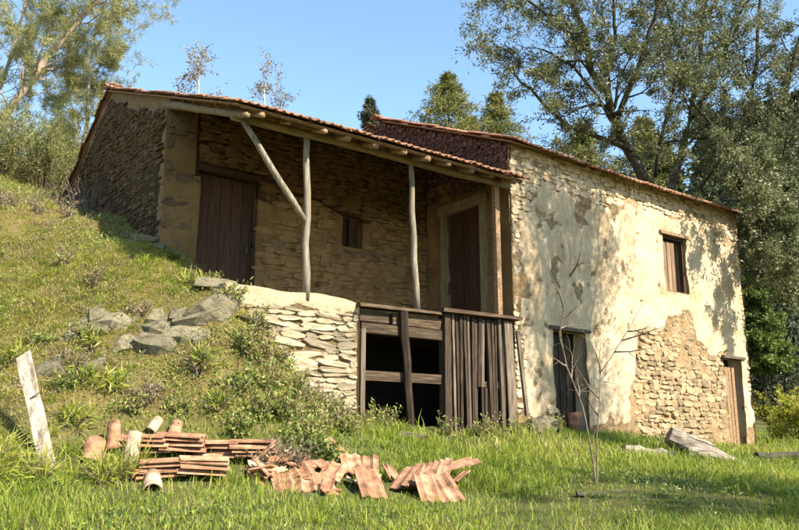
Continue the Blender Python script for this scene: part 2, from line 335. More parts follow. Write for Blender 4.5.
def nz(a, b, c): return noise.noise(Vector((a, b, c)))
def wall_grid(mb, ex, A, Z, fmap, holes=(), exposed=None, amp=0.022, ztop=None, seed=0.0, depth=0.26, step=0.045):
    """displaced wall sheet over param a (along) and z; fmap(a, off, z) -> house point; holes = (a0,a1,z0,z1)"""
    def axis(lo, hi, cuts):
        c = sorted(set([lo, hi] + [q for q in cuts if lo < q < hi])); out = []
        for p, q in zip(c[:-1], c[1:]):
            k = max(1, int(round((q - p) / step))); out += [p + (q - p) * i / k for i in range(k)]
        return out + [hi]
    aa = axis(A[0], A[1], [q for h in holes for q in h[:2]]); zz = axis(Z[0], Z[1], [q for h in holes for q in h[2:]])
    base = len(mb.v)
    for z in zz:
        for a in aa:
            zr = z
            if ztop: zr = Z[0] + (ztop(a) - Z[0]) * (z - Z[0]) / (Z[1] - Z[0])
            e = exposed(a, zr) if exposed else 0.0
            edge = any(abs(a - q) < 1e-6 and h[2] - .01 <= z <= h[3] + .01 for h in holes for q in h[:2]) or any(abs(z - q) < 1e-6 and h[0] - .01 <= a <= h[1] + .01 for h in holes for q in h[2:])
            off = nz(a * .9 + seed, zr * .9, seed) * amp * 1.6 + nz(a * 3.1 + seed, zr * 3.1, 4.0) * amp + nz(a * 9 + seed, zr * 9, 7.0) * amp * .45 - e * 0.035
            ja = nz(a * 4, zr * 4, 9 + seed) * .02 if edge else 0
            mb.v.append(P3(*fmap(a + ja, off, zr))); ex.append(e)
    na = len(aa)
    for i in range(len(zz) - 1):
        for j in range(na - 1):
            ca = (aa[j] + aa[j + 1]) / 2; cz = (zz[i] + zz[i + 1]) / 2
            if any(h[0] < ca < h[1] and h[2] < cz < h[3] for h in holes): continue
            q = base + i * na + j; mb.f.append((q, q + 1, q + na + 1, q + na))
    # reveals share the displaced rim vertices
    for h in holes:
        ja = [j for j, a in enumerate(aa) if h[0] - 1e-6 <= a <= h[1] + 1e-6]; iz = [i for i, z in enumerate(zz) if h[2] - 1e-6 <= z <= h[3] + 1e-6]
        ring = [(iz[0], j) for j in ja] + [(i, ja[-1]) for i in iz[1:]] + [(iz[-1], j) for j in ja[::-1][1:]] + [(i, ja[0]) for i in iz[::-1][1:-1]]
        prev = [base + i * na + j for i, j in ring]
        for dd in (depth * .5, depth):
            cur = []
            for (i, j) in ring:
                w = 0.012
                cur.append(len(mb.v)); mb.v.append(P3(*fmap(aa[j] + nz(aa[j] * 3, zz[i] * 3, dd) * w, -dd, zz[i] + nz(zz[i] * 3, aa[j], dd) * w))); ex.append(0.25)
            for k in range(len(ring)):
                k2 = (k + 1) % len(ring); mb.f.append((prev[k2], prev[k], cur[k], cur[k2]))
            prev = cur
def wall_build(name, mb, ex, mat, label=None):
    me = mb.mesh(name, mat, True)
    at = me.attributes.new('exposed', 'FLOAT', 'POINT'); at.data.foreach_set('value', np.array(ex, np.float32))
    o = link(name, me, house)
    if label: o['label'] = label
    return o
def sstep(a, b, x):
    t = min(1, max(0, (x - a) / (b - a))); return t * t * (3 - 2 * t)

# --- stones: a few shared shapes, set into the walls course by course
def stone_shape(seed, k=7):
    r = random.Random(seed); mb = MB()
    rings = []
    jit = [r.uniform(.88, 1.12) for _ in range(k)]
    for (d, s) in ((-.5, 1.0), (.36, 1.04), (.5, .93)):
        ring = []
        for j in range(k):
            t = 2 * math.pi * (j + .5) / k; c, si = math.cos(t), math.sin(t)
            m = max(abs(c), abs(si)); e = .62 + .38 / m if m else 1
            x, z = c * .5 / m * (1 - .10 * abs(math.sin(2 * t))), si * .5 / m * (1 - .10 * abs(math.sin(2 * t)))
            q = jit[j] * s * r.uniform(.95, 1.03); ring.append(len(mb.v)); mb.v.append((x * q, -d + r.uniform(-.11, .11), z * q))
        rings.append(ring)
    for a, b in zip(rings[:-1], rings[1:]):
        for j in range(k): mb.f.append((a[j], b[j], b[(j + 1) % k], a[(j + 1) % k]))
    c = len(mb.v); mb.v.append((r.uniform(-.25, .25), -.5 + r.uniform(-.06, .06), r.uniform(-.25, .25)))
    for j in range(k): mb.f.append((rings[-1][j], c, rings[-1][(j + 1) % k]))
    return mb
STONES = [stone_shape(100 + i) for i in range(14)]
STONE_ME = {}
def stone_me(kind, i):
    if (kind, i) not in STONE_ME: STONE_ME[(kind, i)] = STONES[i].mesh('stone', M[kind])
    return STONE_ME[(kind, i)]
def courses(a0, a1, z0, z1, hr, lr, inside, seed, slope=0.0):
    """yield (a, z, length, height) for rubble courses; inside(a, z) filters"""
    r = random.Random(seed); z = z0
    while z < z1:
        h = r.uniform(*hr); a = a0 - r.uniform(0, lr[1])
        while a < a1:
            L = r.uniform(*lr) * (0.7 + 0.6 * (h - hr[0]) / (hr[1] - hr[0] + 1e-6)); hh = h * r.uniform(.8, 1.35)
            ca, cz = a + L / 2, z + h / 2 + r.uniform(-.012, .012) + slope * (a - a0)
            if inside(ca, cz):
                lo, hi = max(a, a0), min(a + L, a1)
                if hi - lo > .05: yield (lo + hi) / 2, cz, hi - lo, hh, r
            a += L * r.uniform(.9, 1.0)
        z += h * .96
def place_stones(parent, gen, fmap, face, kind, depth=0.07, proud=0.012, limit=None):
    """face: rotation about Z that turns the stone's outward -Y to the wall's outside"""
    out = []
    for (a, z, L, h, r) in gen:
        if limit and len(out) >= limit: break
        o = link('stone', stone_me(kind, r.randrange(len(STONES))), parent, P3(*fmap(a, proud - depth / 2 + r.uniform(-.012, .014), z)),
                 (r.uniform(-.08, .08), r.uniform(-.14, .14), face + r.uniform(-.07, .07)), (L, depth, h))
        out.append(o)
    return out
def rubble(parent, gen, fmap, face, mat, depth=0.06, proud=0.012, tilt=0.0):
    V, F = [], []; n = 0
    c, s = math.cos(face), math.sin(face)
    for (a, z, L, h, r) in gen:
        mb = STONES[r.randrange(len(STONES))]
        ox, oy, oz = P3(*fmap(a, proud - depth / 2 + r.uniform(-.014, .014), z)); tl = tilt + r.uniform(-.1, .1); ct, st = math.cos(tl), math.sin(tl)
        for (x, y, zz) in mb.v:
            x, y, zz = x * L, y * depth, zz * h; x, zz = x * ct - zz * st, x * st + zz * ct
            V.append((ox + x * c - y * s, oy + x * s + y * c, oz + zz))
        F += [tuple(i + n for i in f) for f in mb.f]; n += len(mb.v)
    me = bpy.data.meshes.new('rubble'); me.from_pydata(V, [], F); me.update(); me.materials.append(M[mat])
    return tag(link('rubble', me, parent), kind='stuff')

# --- roof planes (top of tiles)
SL = 0.392; SR = 0.424
def zl(y): return 7.63 - abs(y - 4.91) * SL if y < 4.91 else 7.63 - (y - 4.91) * 0.60
def zrr(y): return 7.84 - abs(y - 3.57) * SR

# right block, front wall (y = 0, facing -y)
fm_front = lambda a, off, z: (a, -off, z)
WIN = (3.98, 4.70, 4.29, 5.36); D1 = (0.87, 1.66, 1.35, 3.32); D2 = (5.70, 6.28, 1.30, 3.15)
def patch(a, z):
    top = 3.45 + .42 * sstep(3.75, 4.0, a) - .42 * sstep(4.65, 4.9, a) - .25 * sstep(5.0, 5.3, a)
    left = 3.05 - .25 * (3.4 - z)
    n = .16 * nz(a * 2.3, z * 2.3, 1.3) + .09 * nz(a * 7, z * 7, 2.1)
    e = min(top - z, a - left, 5.62 - a + .12)
    return sstep(-.03, .03, e + n)
def strip(a, z):
    n = .22 * nz(a * 1.7, z * 1.7, 5.3) + .1 * nz(a * 6, z * 6, 2.7)
    lim = 5.62 + .12 * sstep(0, 4, a) - .35 * sstep(5, 6.4, a) - .75 * (1 - sstep(0, .9, a))
    return max(sstep(-.04, .04, z - lim + n), sstep(.03, -.03, a - .20 + n * 1.1), sstep(.03, -.03, 6.50 - a + n * .5) * sstep(2.0, 2.4, z), sstep(.05, -.05, z - 1.95 + n * 1.3) * .8)
def worn(a, z):      # thin, pitted render between corner and patch
    n = nz(a * 2.6, z * 1.9, 11.3) + .6 * nz(a * 8, z * 7, 3.9)
    return .55 * sstep(.15, .60, n + .05 - .30 * sstep(2.3, 3.4, a))
expo = lambda a, z: max(patch(a, z), strip(a, z), worn(a, z))
mb, ex = MB(), []
wall_grid(mb, ex, (0, RX), (1.0, 6.26), fm_front, (WIN, D1, D2), expo, .028, None, 1.7, .30)
wall_grid(mb, ex, (0, 7.1), (1.0, 6.2), lambda a, off, z: (RX + off, a, z), (), lambda a, z: .8, .02, lambda y: zrr(y) - .09, 5.0, .26, .1)
front = wall_build('front_wall', mb, ex, M['plaster'], 'sunlit cream lime plaster wall with a fallen patch of bare stones')
inpatch = lambda a, z: patch(a, z) > .75 and not (D2[0] - .06 < a < D2[1] + .06) and not (a < 2.9)
pg = [(a, z + .03 * nz(a * 3.3, z * 3.3, 4.4), L, h * (1 + .5 * nz(a * 6, z * 6, 2)), q) for a, z, L, h, q in courses(2.7, 5.75, 1.55, 3.95, (.05, .12), (.08, .27), inpatch, 3)]
random.Random(3).shuffle(pg)
place_stones(front, pg[:140], fm_front, 0, 'stone_warm', .10, -.016)
rubble(front, pg[150:], fm_front, 0, 'rubble_ochre', .10, -.018)
instrip = lambda a, z: strip(a, z) > .7 and patch(a, z) < .5 and z > 1.8 and z < 6.2 and not (WIN[0] - .08 < a < WIN[1] + .08 and z < WIN[3] + .1)
rubble(front, courses(0.03, RX, 2.0, 6.2, (.05, .11), (.10, .28), instrip, 4), fm_front, 0, 'rubble_pale', .09, -.018)

# right block, side wall facing the veranda (x = 0, facing -x) with its gable above the lower roof
SD = (0.66, 1.52, 3.25, 5.36)
fm_side = lambda a, off, z: (-off, a, z)
mb, ex = MB(), []
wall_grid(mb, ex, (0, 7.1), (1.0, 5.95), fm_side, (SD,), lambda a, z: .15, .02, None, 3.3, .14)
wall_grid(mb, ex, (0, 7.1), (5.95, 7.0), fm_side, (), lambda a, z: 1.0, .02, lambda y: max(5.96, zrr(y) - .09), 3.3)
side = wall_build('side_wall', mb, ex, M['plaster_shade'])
rubble(side, courses(0.03, 5.2, 5.3, 7.8, (.03, .065), (.05, .16), lambda a, z: z < zrr(a) - .13 and (z > 5.75 or (.6 < a and z > 5.62)) , 8), fm_side, -math.pi / 2, 'stone_lichen', .08, .012, .1)

# left block: veranda back wall (y = LD) and the gable end (x = LX)
fm_back = lambda a, off, z: (a, LD - off, z)
DL = (-4.26, -3.34, 3.25, 5.46); WS = (-1.78, -1.40, 4.67, 5.20)
def up_exp(a, z):
    n = .35 * nz(a * 1.1, z * 1.1, 2.2) + .12 * nz(a * 5, z * 5, 1.2)
    return sstep(-.05, .05, z - 5.15 + n) if a > -4.35 else 0.0
mb, ex = MB(), []
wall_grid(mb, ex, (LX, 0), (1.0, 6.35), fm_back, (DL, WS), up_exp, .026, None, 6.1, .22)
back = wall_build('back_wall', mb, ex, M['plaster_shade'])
notop = lambda a, z: not (DL[0] - .20 < a < DL[1] + .20 and z < DL[3] + .12) and not (WS[0] - .18 < a < WS[1] + .18 and WS[2] - .05 < z < WS[3] + .05)
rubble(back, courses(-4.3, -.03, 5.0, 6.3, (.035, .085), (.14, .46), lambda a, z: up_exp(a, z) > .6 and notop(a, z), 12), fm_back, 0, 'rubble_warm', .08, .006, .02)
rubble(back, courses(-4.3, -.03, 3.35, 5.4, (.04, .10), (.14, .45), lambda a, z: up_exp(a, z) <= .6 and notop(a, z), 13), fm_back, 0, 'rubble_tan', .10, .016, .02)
def quoin(a, z): return a < -4.30 and z < 6.3 and nz(a * 1.5, z * 3.2, .7) > -.35
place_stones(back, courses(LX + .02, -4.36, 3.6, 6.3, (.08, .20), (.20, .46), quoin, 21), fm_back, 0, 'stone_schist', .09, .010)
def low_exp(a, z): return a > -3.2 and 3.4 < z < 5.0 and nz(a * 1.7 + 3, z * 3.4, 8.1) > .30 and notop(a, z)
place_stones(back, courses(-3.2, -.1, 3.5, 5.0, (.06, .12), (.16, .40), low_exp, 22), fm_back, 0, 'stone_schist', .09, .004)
fm_gab = lambda a, off, z: (LX - off, a, z)
mb, ex = MB(), []
def gtop(y): return zl(y) - .07
def gex(a, z): return max(sstep(.0, .06, z - (gtop(a) - .26) + .12 * nz(a * 2, z * 2, 3)), sstep(.10, .02, a - LD - .14 * (1 + nz(z * 2.5, 3, 1))) )
wall_grid(mb, ex, (LD, 7.24), (1.0, 6.5), fm_gab, (), gex, .02, gtop, 8.8)
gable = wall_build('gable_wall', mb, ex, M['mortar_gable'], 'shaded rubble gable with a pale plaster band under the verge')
def ing(a, z): return gex(a, z) < .35 and z > 2.6 + .35 * a and z < gtop(a) - .1
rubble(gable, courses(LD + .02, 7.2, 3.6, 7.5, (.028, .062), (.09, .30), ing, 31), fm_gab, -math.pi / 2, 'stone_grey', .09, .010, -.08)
# rear walls, plain
mb, ex = MB(), []
wall_grid(mb, ex, (LX, 0), (1.0, 6.15), lambda a, off, z: (a, 7.24 + off, z), (), None, .02, None, 9.9, .26, .15)
wall_grid(mb, ex, (0, RX), (1.0, 6.25), lambda a, off, z: (a, 7.1 + off, z), (), None, .02, None, 2.9, .26, .15)
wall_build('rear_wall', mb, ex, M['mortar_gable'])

# --- tiles
def tile_profile(w, waves=2, k=13, h=0.024):
    return [(-w / 2 + w * i / (k - 1), h * (0.5 - 0.5 * math.cos(2 * math.pi * waves * i / (k - 1))) ** 2.6) for i in range(k)]
def tile_geo(w=.245, L=.42, th=.014):
    mb = MB(); pr = tile_profile(w); k = len(pr)
    for (y, dz) in ((0, .012), (L, 0)):
        for x, z in pr: mb.v.append((x, y, z + dz))
        for x, z in pr: mb.v.append((x, y, z + dz - th))
    for i in range(k - 1):
        mb.f.append((i, i + 1, 2 * k + i + 1, 2 * k + i)); mb.f.append((k + i, 3 * k + i, 3 * k + i + 1, k + i + 1))
        mb.f.append((i, k + i, k + i + 1, i + 1)); mb.f.append((2 * k + i, 2 * k + i + 1, 3 * k + i + 1, 3 * k + i))
    for i in (0, k - 1):
        q = (i, 2 * k + i, 3 * k + i, k + i); mb.f.append(q if i == 0 else q[::-1])
    return mb
TILE = tile_geo()
TILE_ME = {m: TILE.mesh('tile', M[m]) for m in ('tile', 'tile_old', 'tile_loose')}
def lay_roof(name, x0, x1, y0, zf, slope, rows, mat, single, label, back=False, zsag=None, seed=1):
    """rows of tiles from the eave y0 up the slope; single(row, col, ncol) says which are objects of their own"""
    r = random.Random(seed); th = math.atan(slope); pit = .235; ncol = int(round((x1 - x0) / pit)); pit = (x1 - x0) / ncol
    root = None; V, F = [], []; sgn = -1 if back else 1
    # boarding under the tiles carries the roof
    mb = MB(); yb = y0 + sgn * rows * .352 * math.cos(th)
    z0, z1 = zf(y0) - .075, zf(yb) - .075; s0 = .10 * sgn
    mb.box((x0 + .05, min(y0 + s0, yb), 0), (x1 - .05, max(y0 + s0, yb), 0.022))
    for i, v in enumerate(mb.v):
        mb.v[i] = P3(v[0], v[1], zf(v[1]) - .085 + v[2])
    root = mb.build(name, M['wood_rafter'], house); root['label'] = label
    n = 0
    for k in range(rows):
        for c in range(ncol):
            sag = (zsag(x0 + (c + .5) * pit) if zsag else 0)
            y = y0 + sgn * (k * .352 + r.uniform(-.035, .03)) * math.cos(th); x = x0 + (c + .5) * pit + r.uniform(-.006, .006)
            z = zf(y) - .028 + sag + r.uniform(-.008, .012); rot = (sgn * th + 0, r.uniform(-.07, .07), r.uniform(-.09, .09))
            E_ = Matrix.Translation(P3(x, y, z)) @ Matrix.Rotation(rot[2] + (math.pi if back else 0), 4, 'Z') @ Matrix.Rotation(rot[1], 4, 'Y') @ Matrix.Rotation(th, 4, 'X')
            if single(k, c, ncol):
                o = link('tile', TILE_ME[mat], root); o.matrix_local = E_
            else:
                V += [tuple(E_ @ Vector(v)) for v in TILE.v]; F += [tuple(i + n for i in f) for f in TILE.f]; n += len(TILE.v)
    me = bpy.data.meshes.new('tile_field'); me.from_pydata(V, [], F); me.update(); me.materials.append(M[mat])
    tag(link('tile_field', me, root), kind='stuff')
    return root
lay_roof('roof', LX - .10, 0.0, -.42, zl, SL, 16, 'tile', lambda k, c, n: k < 2 or c == 0, 'terracotta tiled roof running on over the veranda', seed=2)
lay_roof('roof', LX - .05, 0.0, 7.30, zl, .60, 8, 'tile_old', lambda k, c, n: False, 'rear slope of the veranda roof', back=True, seed=3)
sag = lambda x: -.05 * math.sin(max(0, min(1, x / 6.6)) * math.pi) - .012 * x
lay_roof('roof', -.12, RX + .14, -.24, zrr, SR, 11, 'tile', lambda k, c, n: k < 2 or c == 0, 'sagging weathered tiled roof over the plastered block', zsag=sag, seed=5)
lay_roof('roof', -.12, RX + .14, 7.38, zrr, SR, 11, 'tile_old', lambda k, c, n: False, 'rear slope of the plastered block', back=True, seed=6)
def ridge(x0, x1, y, z, mat, label):
    """half-round ridge tiles, each its own piece"""
    mb = MB(); k = 7
    for (yy, rr) in ((0, .105), (.40, .085)):
        for t_ in (0, 1):
            for j in range(k):
                t = math.pi * j / (k - 1); q = rr - .016 * t_; mb.v.append((yy, math.cos(t) * q, math.sin(t) * q * .8))
    for j in range(k - 1):
        mb.f += [(j, j + 1, 2 * k + j + 1, 2 * k + j), (k + j, 3 * k + j, 3 * k + j + 1, k + j + 1), (j, k + j, k + j + 1, j + 1), (2 * k + j, 2 * k + j + 1, 3 * k + j + 1, 3 * k + j)]
    mb.f += [(0, 2 * k, 3 * k, k), (k - 1, 2 * k - 1, 4 * k - 1, 3 * k - 1)]
    me = mb.mesh('ridge_tile', M[mat], True); x = x0
    while x < x1:
        link('ridge_tile', me, house, P3(x, y, z + random.uniform(-.01, .01)), (0, -.03, random.uniform(-.04, .04))); x += .36
    return me
RIDGE = ridge(LX - .1, -.1, 4.91, 7.60, 'tile', '')
ridge(-.12, RX - .1, 3.57, 7.80, 'tile_old', '')

# --- veranda timber
def log_pts(p, q, n, w):
    p, q = Vector(p), Vector(q); return [p.lerp(q, i / n) + Vector((random.uniform(-w, w), random.uniform(-w, w), random.uniform(-w, w))) * (1 if 0 < i < n else .3) for i in range(n + 1)]
for i in range(11):
    x = LX + .30 + i * .428 + random.uniform(-.03, .03); r0 = random.uniform(.036, .05)
    ya, yb = -.30 + random.uniform(-.06, .06), 2.25
    MB().tube(log_pts(P3(x, ya, zl(ya) - .092 - r0), P3(x + random.uniform(-.05, .05), yb, zl(yb) - .092 - r0), 5, .008), [r0] * 6, 7, .06).build('rafter', M['wood_rafter'], house, True)
for i in range(7):
    y = -.30 + i * .37; MB().box((LX + .02, y - .02, -.012), (-.03, y + .025, .012), .004).build('batten', M['wood_rafter'], house, loc=P3(0, 0, zl(y) - .094))
MB().tube(log_pts(P3(LX + .06, .02, 5.50), P3(-.03, .0, 5.50), 9, .012), [.062, .06, .058, .06, .06, .057, .06, .062, .058, .055], 10, .04).build('beam', M['wood_beam'], house, True)
MB().tube(log_pts(P3(LX + .02, 2.1, zl(2.1) - .19), P3(LX + .10, -.30, zl(-.30) - .18), 5, .015), [.06, .06, .055, .05, .045, .04], 9, .06).build('verge_log', M['wood_beam'], house, True)
MB().tube(log_pts(P3(LX + .75, .75, zl(.75) - .19), P3(LX + .25, .30, zl(.3) - .16), 3, .01), [.05, .05, .045, .04], 8, .06).build('verge_strut', M['wood_beam'], house, True)
MB().tube(log_pts(P3(-3.63, .03, 3.30), P3(-3.68, .03, 5.48), 6, .017), [.050, .048, .047, .044, .044, .042, .040], 9, .10).build('post', M['wood_pole'], house, True)
MB().tube(log_pts(P3(-1.84, .04, 3.36), P3(-1.96, .03, 5.48), 6, .017), [.046, .045, .044, .042, .041, .040, .038], 9, .10).build('post', M['wood_pole'], house, True)
MB().box((-.30, .02, 0), (-.21, .10, 2.06), .006).build('post', M['wood_rafter'], house, loc=P3(0, 0, 3.40))
MB().tube(log_pts(P3(-3.72, -.03, 4.32), P3(-4.62, .0, 5.46), 5, .01), [.042, .042, .041, .04, .038, .036], 8, .05).build('brace', M['wood_pole'], house, True)
# veranda floor over the stall, then near-black panels that paint the stall's inner shade at back and sides
MB().box(P3(-4.70, .20, 3.16), P3(-.02, LD - .02, 3.28)).build('veranda_floor', M['floor'], house)
MB().box(P3(-2.84, .32, 1.2), P3(-2.78, LD - .03, 3.15)).build('stall_shade_panel', M['void'], house)
MB().box(P3(-2.78, LD - .12, 1.2), P3(-.03, LD - .06, 3.15)).build('stall_shade_panel', M['void'], house)
MB().box(P3(-.09, .05, 1.2), P3(-.035, LD - .13, 3.15)).build('stall_shade_panel', M['void'], house)
mb = MB()
for i in range(7): 
    x = -2.6 + i * .38; mb.tube([P3(x, .1, 3.11), P3(x, LD - .03, 3.11)], [.05, .05], 6)
mb.build('floor_joists', M['wood_dark'], house); 

# --- doors and windows
def planks(parent, a0, a1, z0, z1, n, fpos, mat, gap=.008, th=.03, rag=0.0, face='y', name='plank'):
    w = (a1 - a0) / n
    for i in range(n):
        x0 = a0 + i * w + gap / 2 + random.uniform(0, gap * .5); x1 = a0 + (i + 1) * w - gap / 2
        d = random.uniform(-.005, .005); zb = z0 + random.uniform(0, rag)
        mb = MB()
        if face == 'y': mb.box(P3(x0, fpos + d, zb), P3(x1, fpos + th + d, z1), .003)
        else: mb.box(P3(fpos + d, x0, zb), P3(fpos + th + d, x1, z1), .003)
        mb.build(name, mat, parent)
def part_empty(name, loc=(0, 0, 0), label=None):
    o = empty(name, loc); o.parent = house
    if label: o['label'] = label
    return o
d = part_empty('door', label='dark plank door under the veranda by the gable corner')
planks(d, DL[0] + .015, DL[1] - .015, DL[2], DL[3] - .03, 5, LD + .10, M['wood_dark'], .006)
MB().box(P3(DL[0] - .06, LD - .025, DL[3] - .01), P3(DL[1] + .30, LD + .16, DL[3] + .07), .008).build('lintel', M['wood_dark'], d)
MB().box(P3(DL[1] - .12, LD + .075, 4.32), P3(DL[1] - .07, LD + .10, 4.44)).build('latch', M['wood_black'], d)
d = part_empty('window', label='tiny dark window in the veranda back wall')
planks(d, WS[0] + .20, WS[1], WS[2], WS[3], 2, LD + .13, M['wood_dark'], .006)
MB().box(P3(WS[0] - .03, LD + .20, WS[2] - .03), P3(WS[1] + .03, LD + .22, WS[3] + .03)).build('shade_backing', M['wood_dark'], d)  # dark sheet standing in for the unlit room behind
MB().box(P3(WS[0] - .03, LD + .02, WS[2] - .03), P3(WS[1] + .02, LD + .15, WS[2] + .0), .005).build('sill', M['wood_dark'], d)
d = part_empty('door', label='brown plank door with a pale timber frame at the veranda end')
planks(d, SD[0] + .02, SD[1] - .02, SD[2], SD[3], 5, .05, M['wood_dark'], .006, face='x')
for y in (SD[0] - .12, SD[1]): MB().box(P3(-.055, y, 3.27), P3(.09, y + .12, SD[3] + .002), .005).build('jamb', M['wood_frame'], d)
MB().box(P3(-.06, SD[0] - .16, SD[3]), P3(.09, SD[1] + .18, SD[3] + .17), .006).build('lintel', M['wood_frame'], d)
# upper window on the sunlit wall
d = part_empty('window', label='small upper window with split brown shutters')
fr = MB(); fr.box(P3(WIN[0], .07, WIN[2]), P3(WIN[0] + .055, .15, WIN[3]), .004); fr.box(P3(WIN[1] - .055, .07, WIN[2]), P3(WIN[1], .15, WIN[3]), .004)
fr.box(P3(WIN[0] + .057, .07, WIN[3] - .06), P3(WIN[1] - .057, .15, WIN[3]), .004); fr.build('frame', M['wood_dark'], d)
planks(d, WIN[0] + .10, WIN[0] + .46, WIN[2] + .01, WIN[3] - .10, 3, .10, M['wood_brown'], .012, name='shutter_plank')
MB().box(P3(WIN[0] - .02, .285, WIN[2] - .02), P3(WIN[1] + .02, .30, WIN[3] + .02)).build('shade_backing', M['void'], d)  # near-black sheet painting the shade behind the shutters
planks(d, WIN[0] + .50, WIN[1] - .06, WIN[2] + .02, WIN[3] - .08, 1, .20, M['wood_dark'], .01, name='shutter_plank')
MB().box(P3(WIN[0] - .09, -.03, WIN[3] - .002), P3(WIN[1] + .09, .12, WIN[3] + .055), .006).build('lintel', M['wood_brown'], d)
# near door of the sunlit wall: rotten dark boards
d = part_empty('door', label='rotten dark plank door facing the sapling')
planks(d, D1[0] + .02, D1[0] + .62, 1.5, D1[3] - .05, 4, .20, M['wood_black'], .016, rag=.15)
MB().box(P3(D1[0] - .02, .285, 1.2), P3(D1[1] + .02, .30, D1[3] + .02)).build('shade_backing', M['void'], d)  # near-black sheet, the doorway's inner shade as colour
MB().box(P3(D1[0] - .07, -.025, D1[3] - .002), P3(D1[1] + .10, .12, D1[3] + .05), .008).build('lintel', M['wood_grey'], d)
# far door: leaning light boards
d = part_empty('door', label='light brown plank door standing ajar under a flat lintel')
planks(d, D2[0] + .03, D2[0] + .46, 1.48, D2[3] - .16, 4, .10, M['wood_rafter'], .014)
MB().box(P3(D2[0] - .02, .285, 1.2), P3(D2[1] + .02, .30, D2[3] + .02)).build('shade_backing', M['void'], d)  # near-black sheet that paints the shade in the door gap
MB().box(P3(D2[0] - .08, -.05, D2[3] - .002), P3(D2[1] + .09, .12, D2[3] + .05), .008).build('lintel', M['wood_grey'], d)
MB().box(P3(D2[0] - .04, -.10, 1.3), P3(D2[1] + .04, .2, 1.50), .012).build('step', M['stone_warm'], d)

# --- terrace wall: slabby dry stone, with a smoothed cap
fm_ter = lambda a, off, z: (a, -off, z)
def ttop(a): return 3.40 + .012 * math.sin(a * 5) - .05 * sstep(-3.1, -2.85, a) + .03 * nz(a * 2, 1, 1)
mb, ex = MB(), []
tex_ = lambda a, z: sstep(.06, -.06, z - 3.20 + .12 * nz(a * 3, z * 3, 4)) * (.35 + .65 * sstep(-.25, .25, nz(a * 1.6, z * 2.2, 7.7) + .25))
wall_grid(mb, ex, (-4.74, -2.84), (1.2, 3.4), fm_ter, (), tex_, .013, ttop, 12.0)
na = len(mb.v); k = 26
for i in range(k):
    a0, a1 = -4.74 + 1.9 * i / k, -4.74 + 1.9 * (i + 1) / k
    for (y0_, y1_, u0, u1) in ((.0, .18, 0, .012), (.18, .38, .012, -.02)):
        mb.quad(P3(a0, y0_, ttop(a0) + u0), P3(a1, y0_, ttop(a1) + u0), P3(a1, y1_, ttop(a1) + u1), P3(a0, y1_, ttop(a0) + u1)); ex += [0] * 4
mb.quad(P3(-4.74, .38, 1.2), P3(-4.74, 0, 1.2), P3(-4.74, 0, ttop(-4.74)), P3(-4.74, .38, ttop(-4.74))); ex += [0] * 4
mb.quad(P3(-2.84, 0, 1.2), P3(-2.84, .38, 1.2), P3(-2.84, .38, ttop(-2.84)), P3(-2.84, 0, ttop(-2.84))); ex += [0] * 4
terr = wall_build('terrace_wall', mb, ex, M['mortar_pale'], 'low pale slabby stone wall carrying the veranda')
def inter(a, z):
    h = 3.05 - sstep(-4.5, -3.4, a) * 1.25
    return z < 3.20 and z > h - .35 and nz(a * 2.2, z * 4, 6.6) > -.55
place_stones(terr, courses(-4.72, -2.86, 1.86, 3.25, (.045, .095), (.16, .50), inter, 41), fm_ter, 0, 'stone_pale', .12, -.004, 190)

# --- timber front of the stall
sf = part_empty('stall_front', label='weathered timber front of the stall below the veranda')
def tb(name, a, b, mat, j=.006): return MB().box(P3(*a), P3(*b), j).build(name, mat, sf)
tb('lintel_beam', (-2.82, -.02, 2.97), (-1.44, .12, 3.10), M['wood_beam_dark'])
tb('lintel_beam', (-2.82, .0, 3.13), (-2.36, .10, 3.28), M['wood_beam_dark'], .012)
tb('lintel_board', (-2.30, -.01, 3.12), (-1.46, .08, 3.27), M['wood_beam_dark'], .012)
tb('ledge_plank', (-2.90, -.10, 3.31), (-1.50, .14, 3.355), M['wood_beam_dark'], .012)
tb('ledge_plank', (-1.52, -.16, 3.36), (.02, .14, 3.41), M['wood_beam_dark'], .010)
tb('rail', (-2.80, -.005, 2.36), (-1.42, .07, 2.48), M['wood_beam_dark'], .008)
tb('jamb_post', (-2.83, -.03, 1.5), (-2.76, .08, 3.02), M['wood_grey'], .008)
o = MB().tube(log_pts(P3(-2.02, -.06, 1.62), P3(-2.17, -.07, 3.30), 5, .01), [.048, .052, .054, .056, .06, .064], 6, .06).build('upright', M['wood_black'], sf)
tb('jamb_post', (-1.44, -.07, 1.5), (-1.33, .06, 3.33), M['wood_black'], .012)
x = -1.29
for i in range(14):
    w = random.uniform(.030, .064); z0 = 1.62 + random.uniform(-.08, .12)
    if i in (7, 8): z0 = 2.34
    ln = random.uniform(-.055, .055)
    mb = MB().box(P3(x, -.055 + random.uniform(-.015, .015), z0), P3(x + w, -.025, 3.34 + random.uniform(-.03, .01)), .004)
    mb.v[:4] = [(v[0] + ln, v[1], v[2]) for v in mb.v[:4]]
    mb.build('slat', M['wood_black'] if i % 4 else M['wood_grey'], sf); x += w + random.uniform(.012, .045)
for i in range(3): tb('slat', (-.98 + i * .07 + .24, -.045, 1.72), (-.94 + i * .07 + .24, -.02, 2.33), M['wood_black'])
tb('cross_rail', (-1.35, -.018, 2.34), (-.20, .03, 2.42), M['wood_beam_dark'])
tb('cross_rail', (-1.35, -.018, 3.18), (-.10, .03, 3.28), M['wood_beam_dark'])
mb = MB().box(P3(-.30, -.09, 1.60), P3(-.13, -.055, 3.33), .008); mb.v[:4] = [(v[0] + .05, v[1] - .03, v[2]) for v in mb.v[:4]]; mb.build('plank', M['wood_grey'], sf)
mb = MB().box(P3(-.06, -.12, 1.95), P3(.0, -.08, 3.20), .008); mb.v[:4] = [(v[0] + .10, v[1] - .04, v[2]) for v in mb.v[:4]]; mb.build('plank', M['wood_grey'], sf)
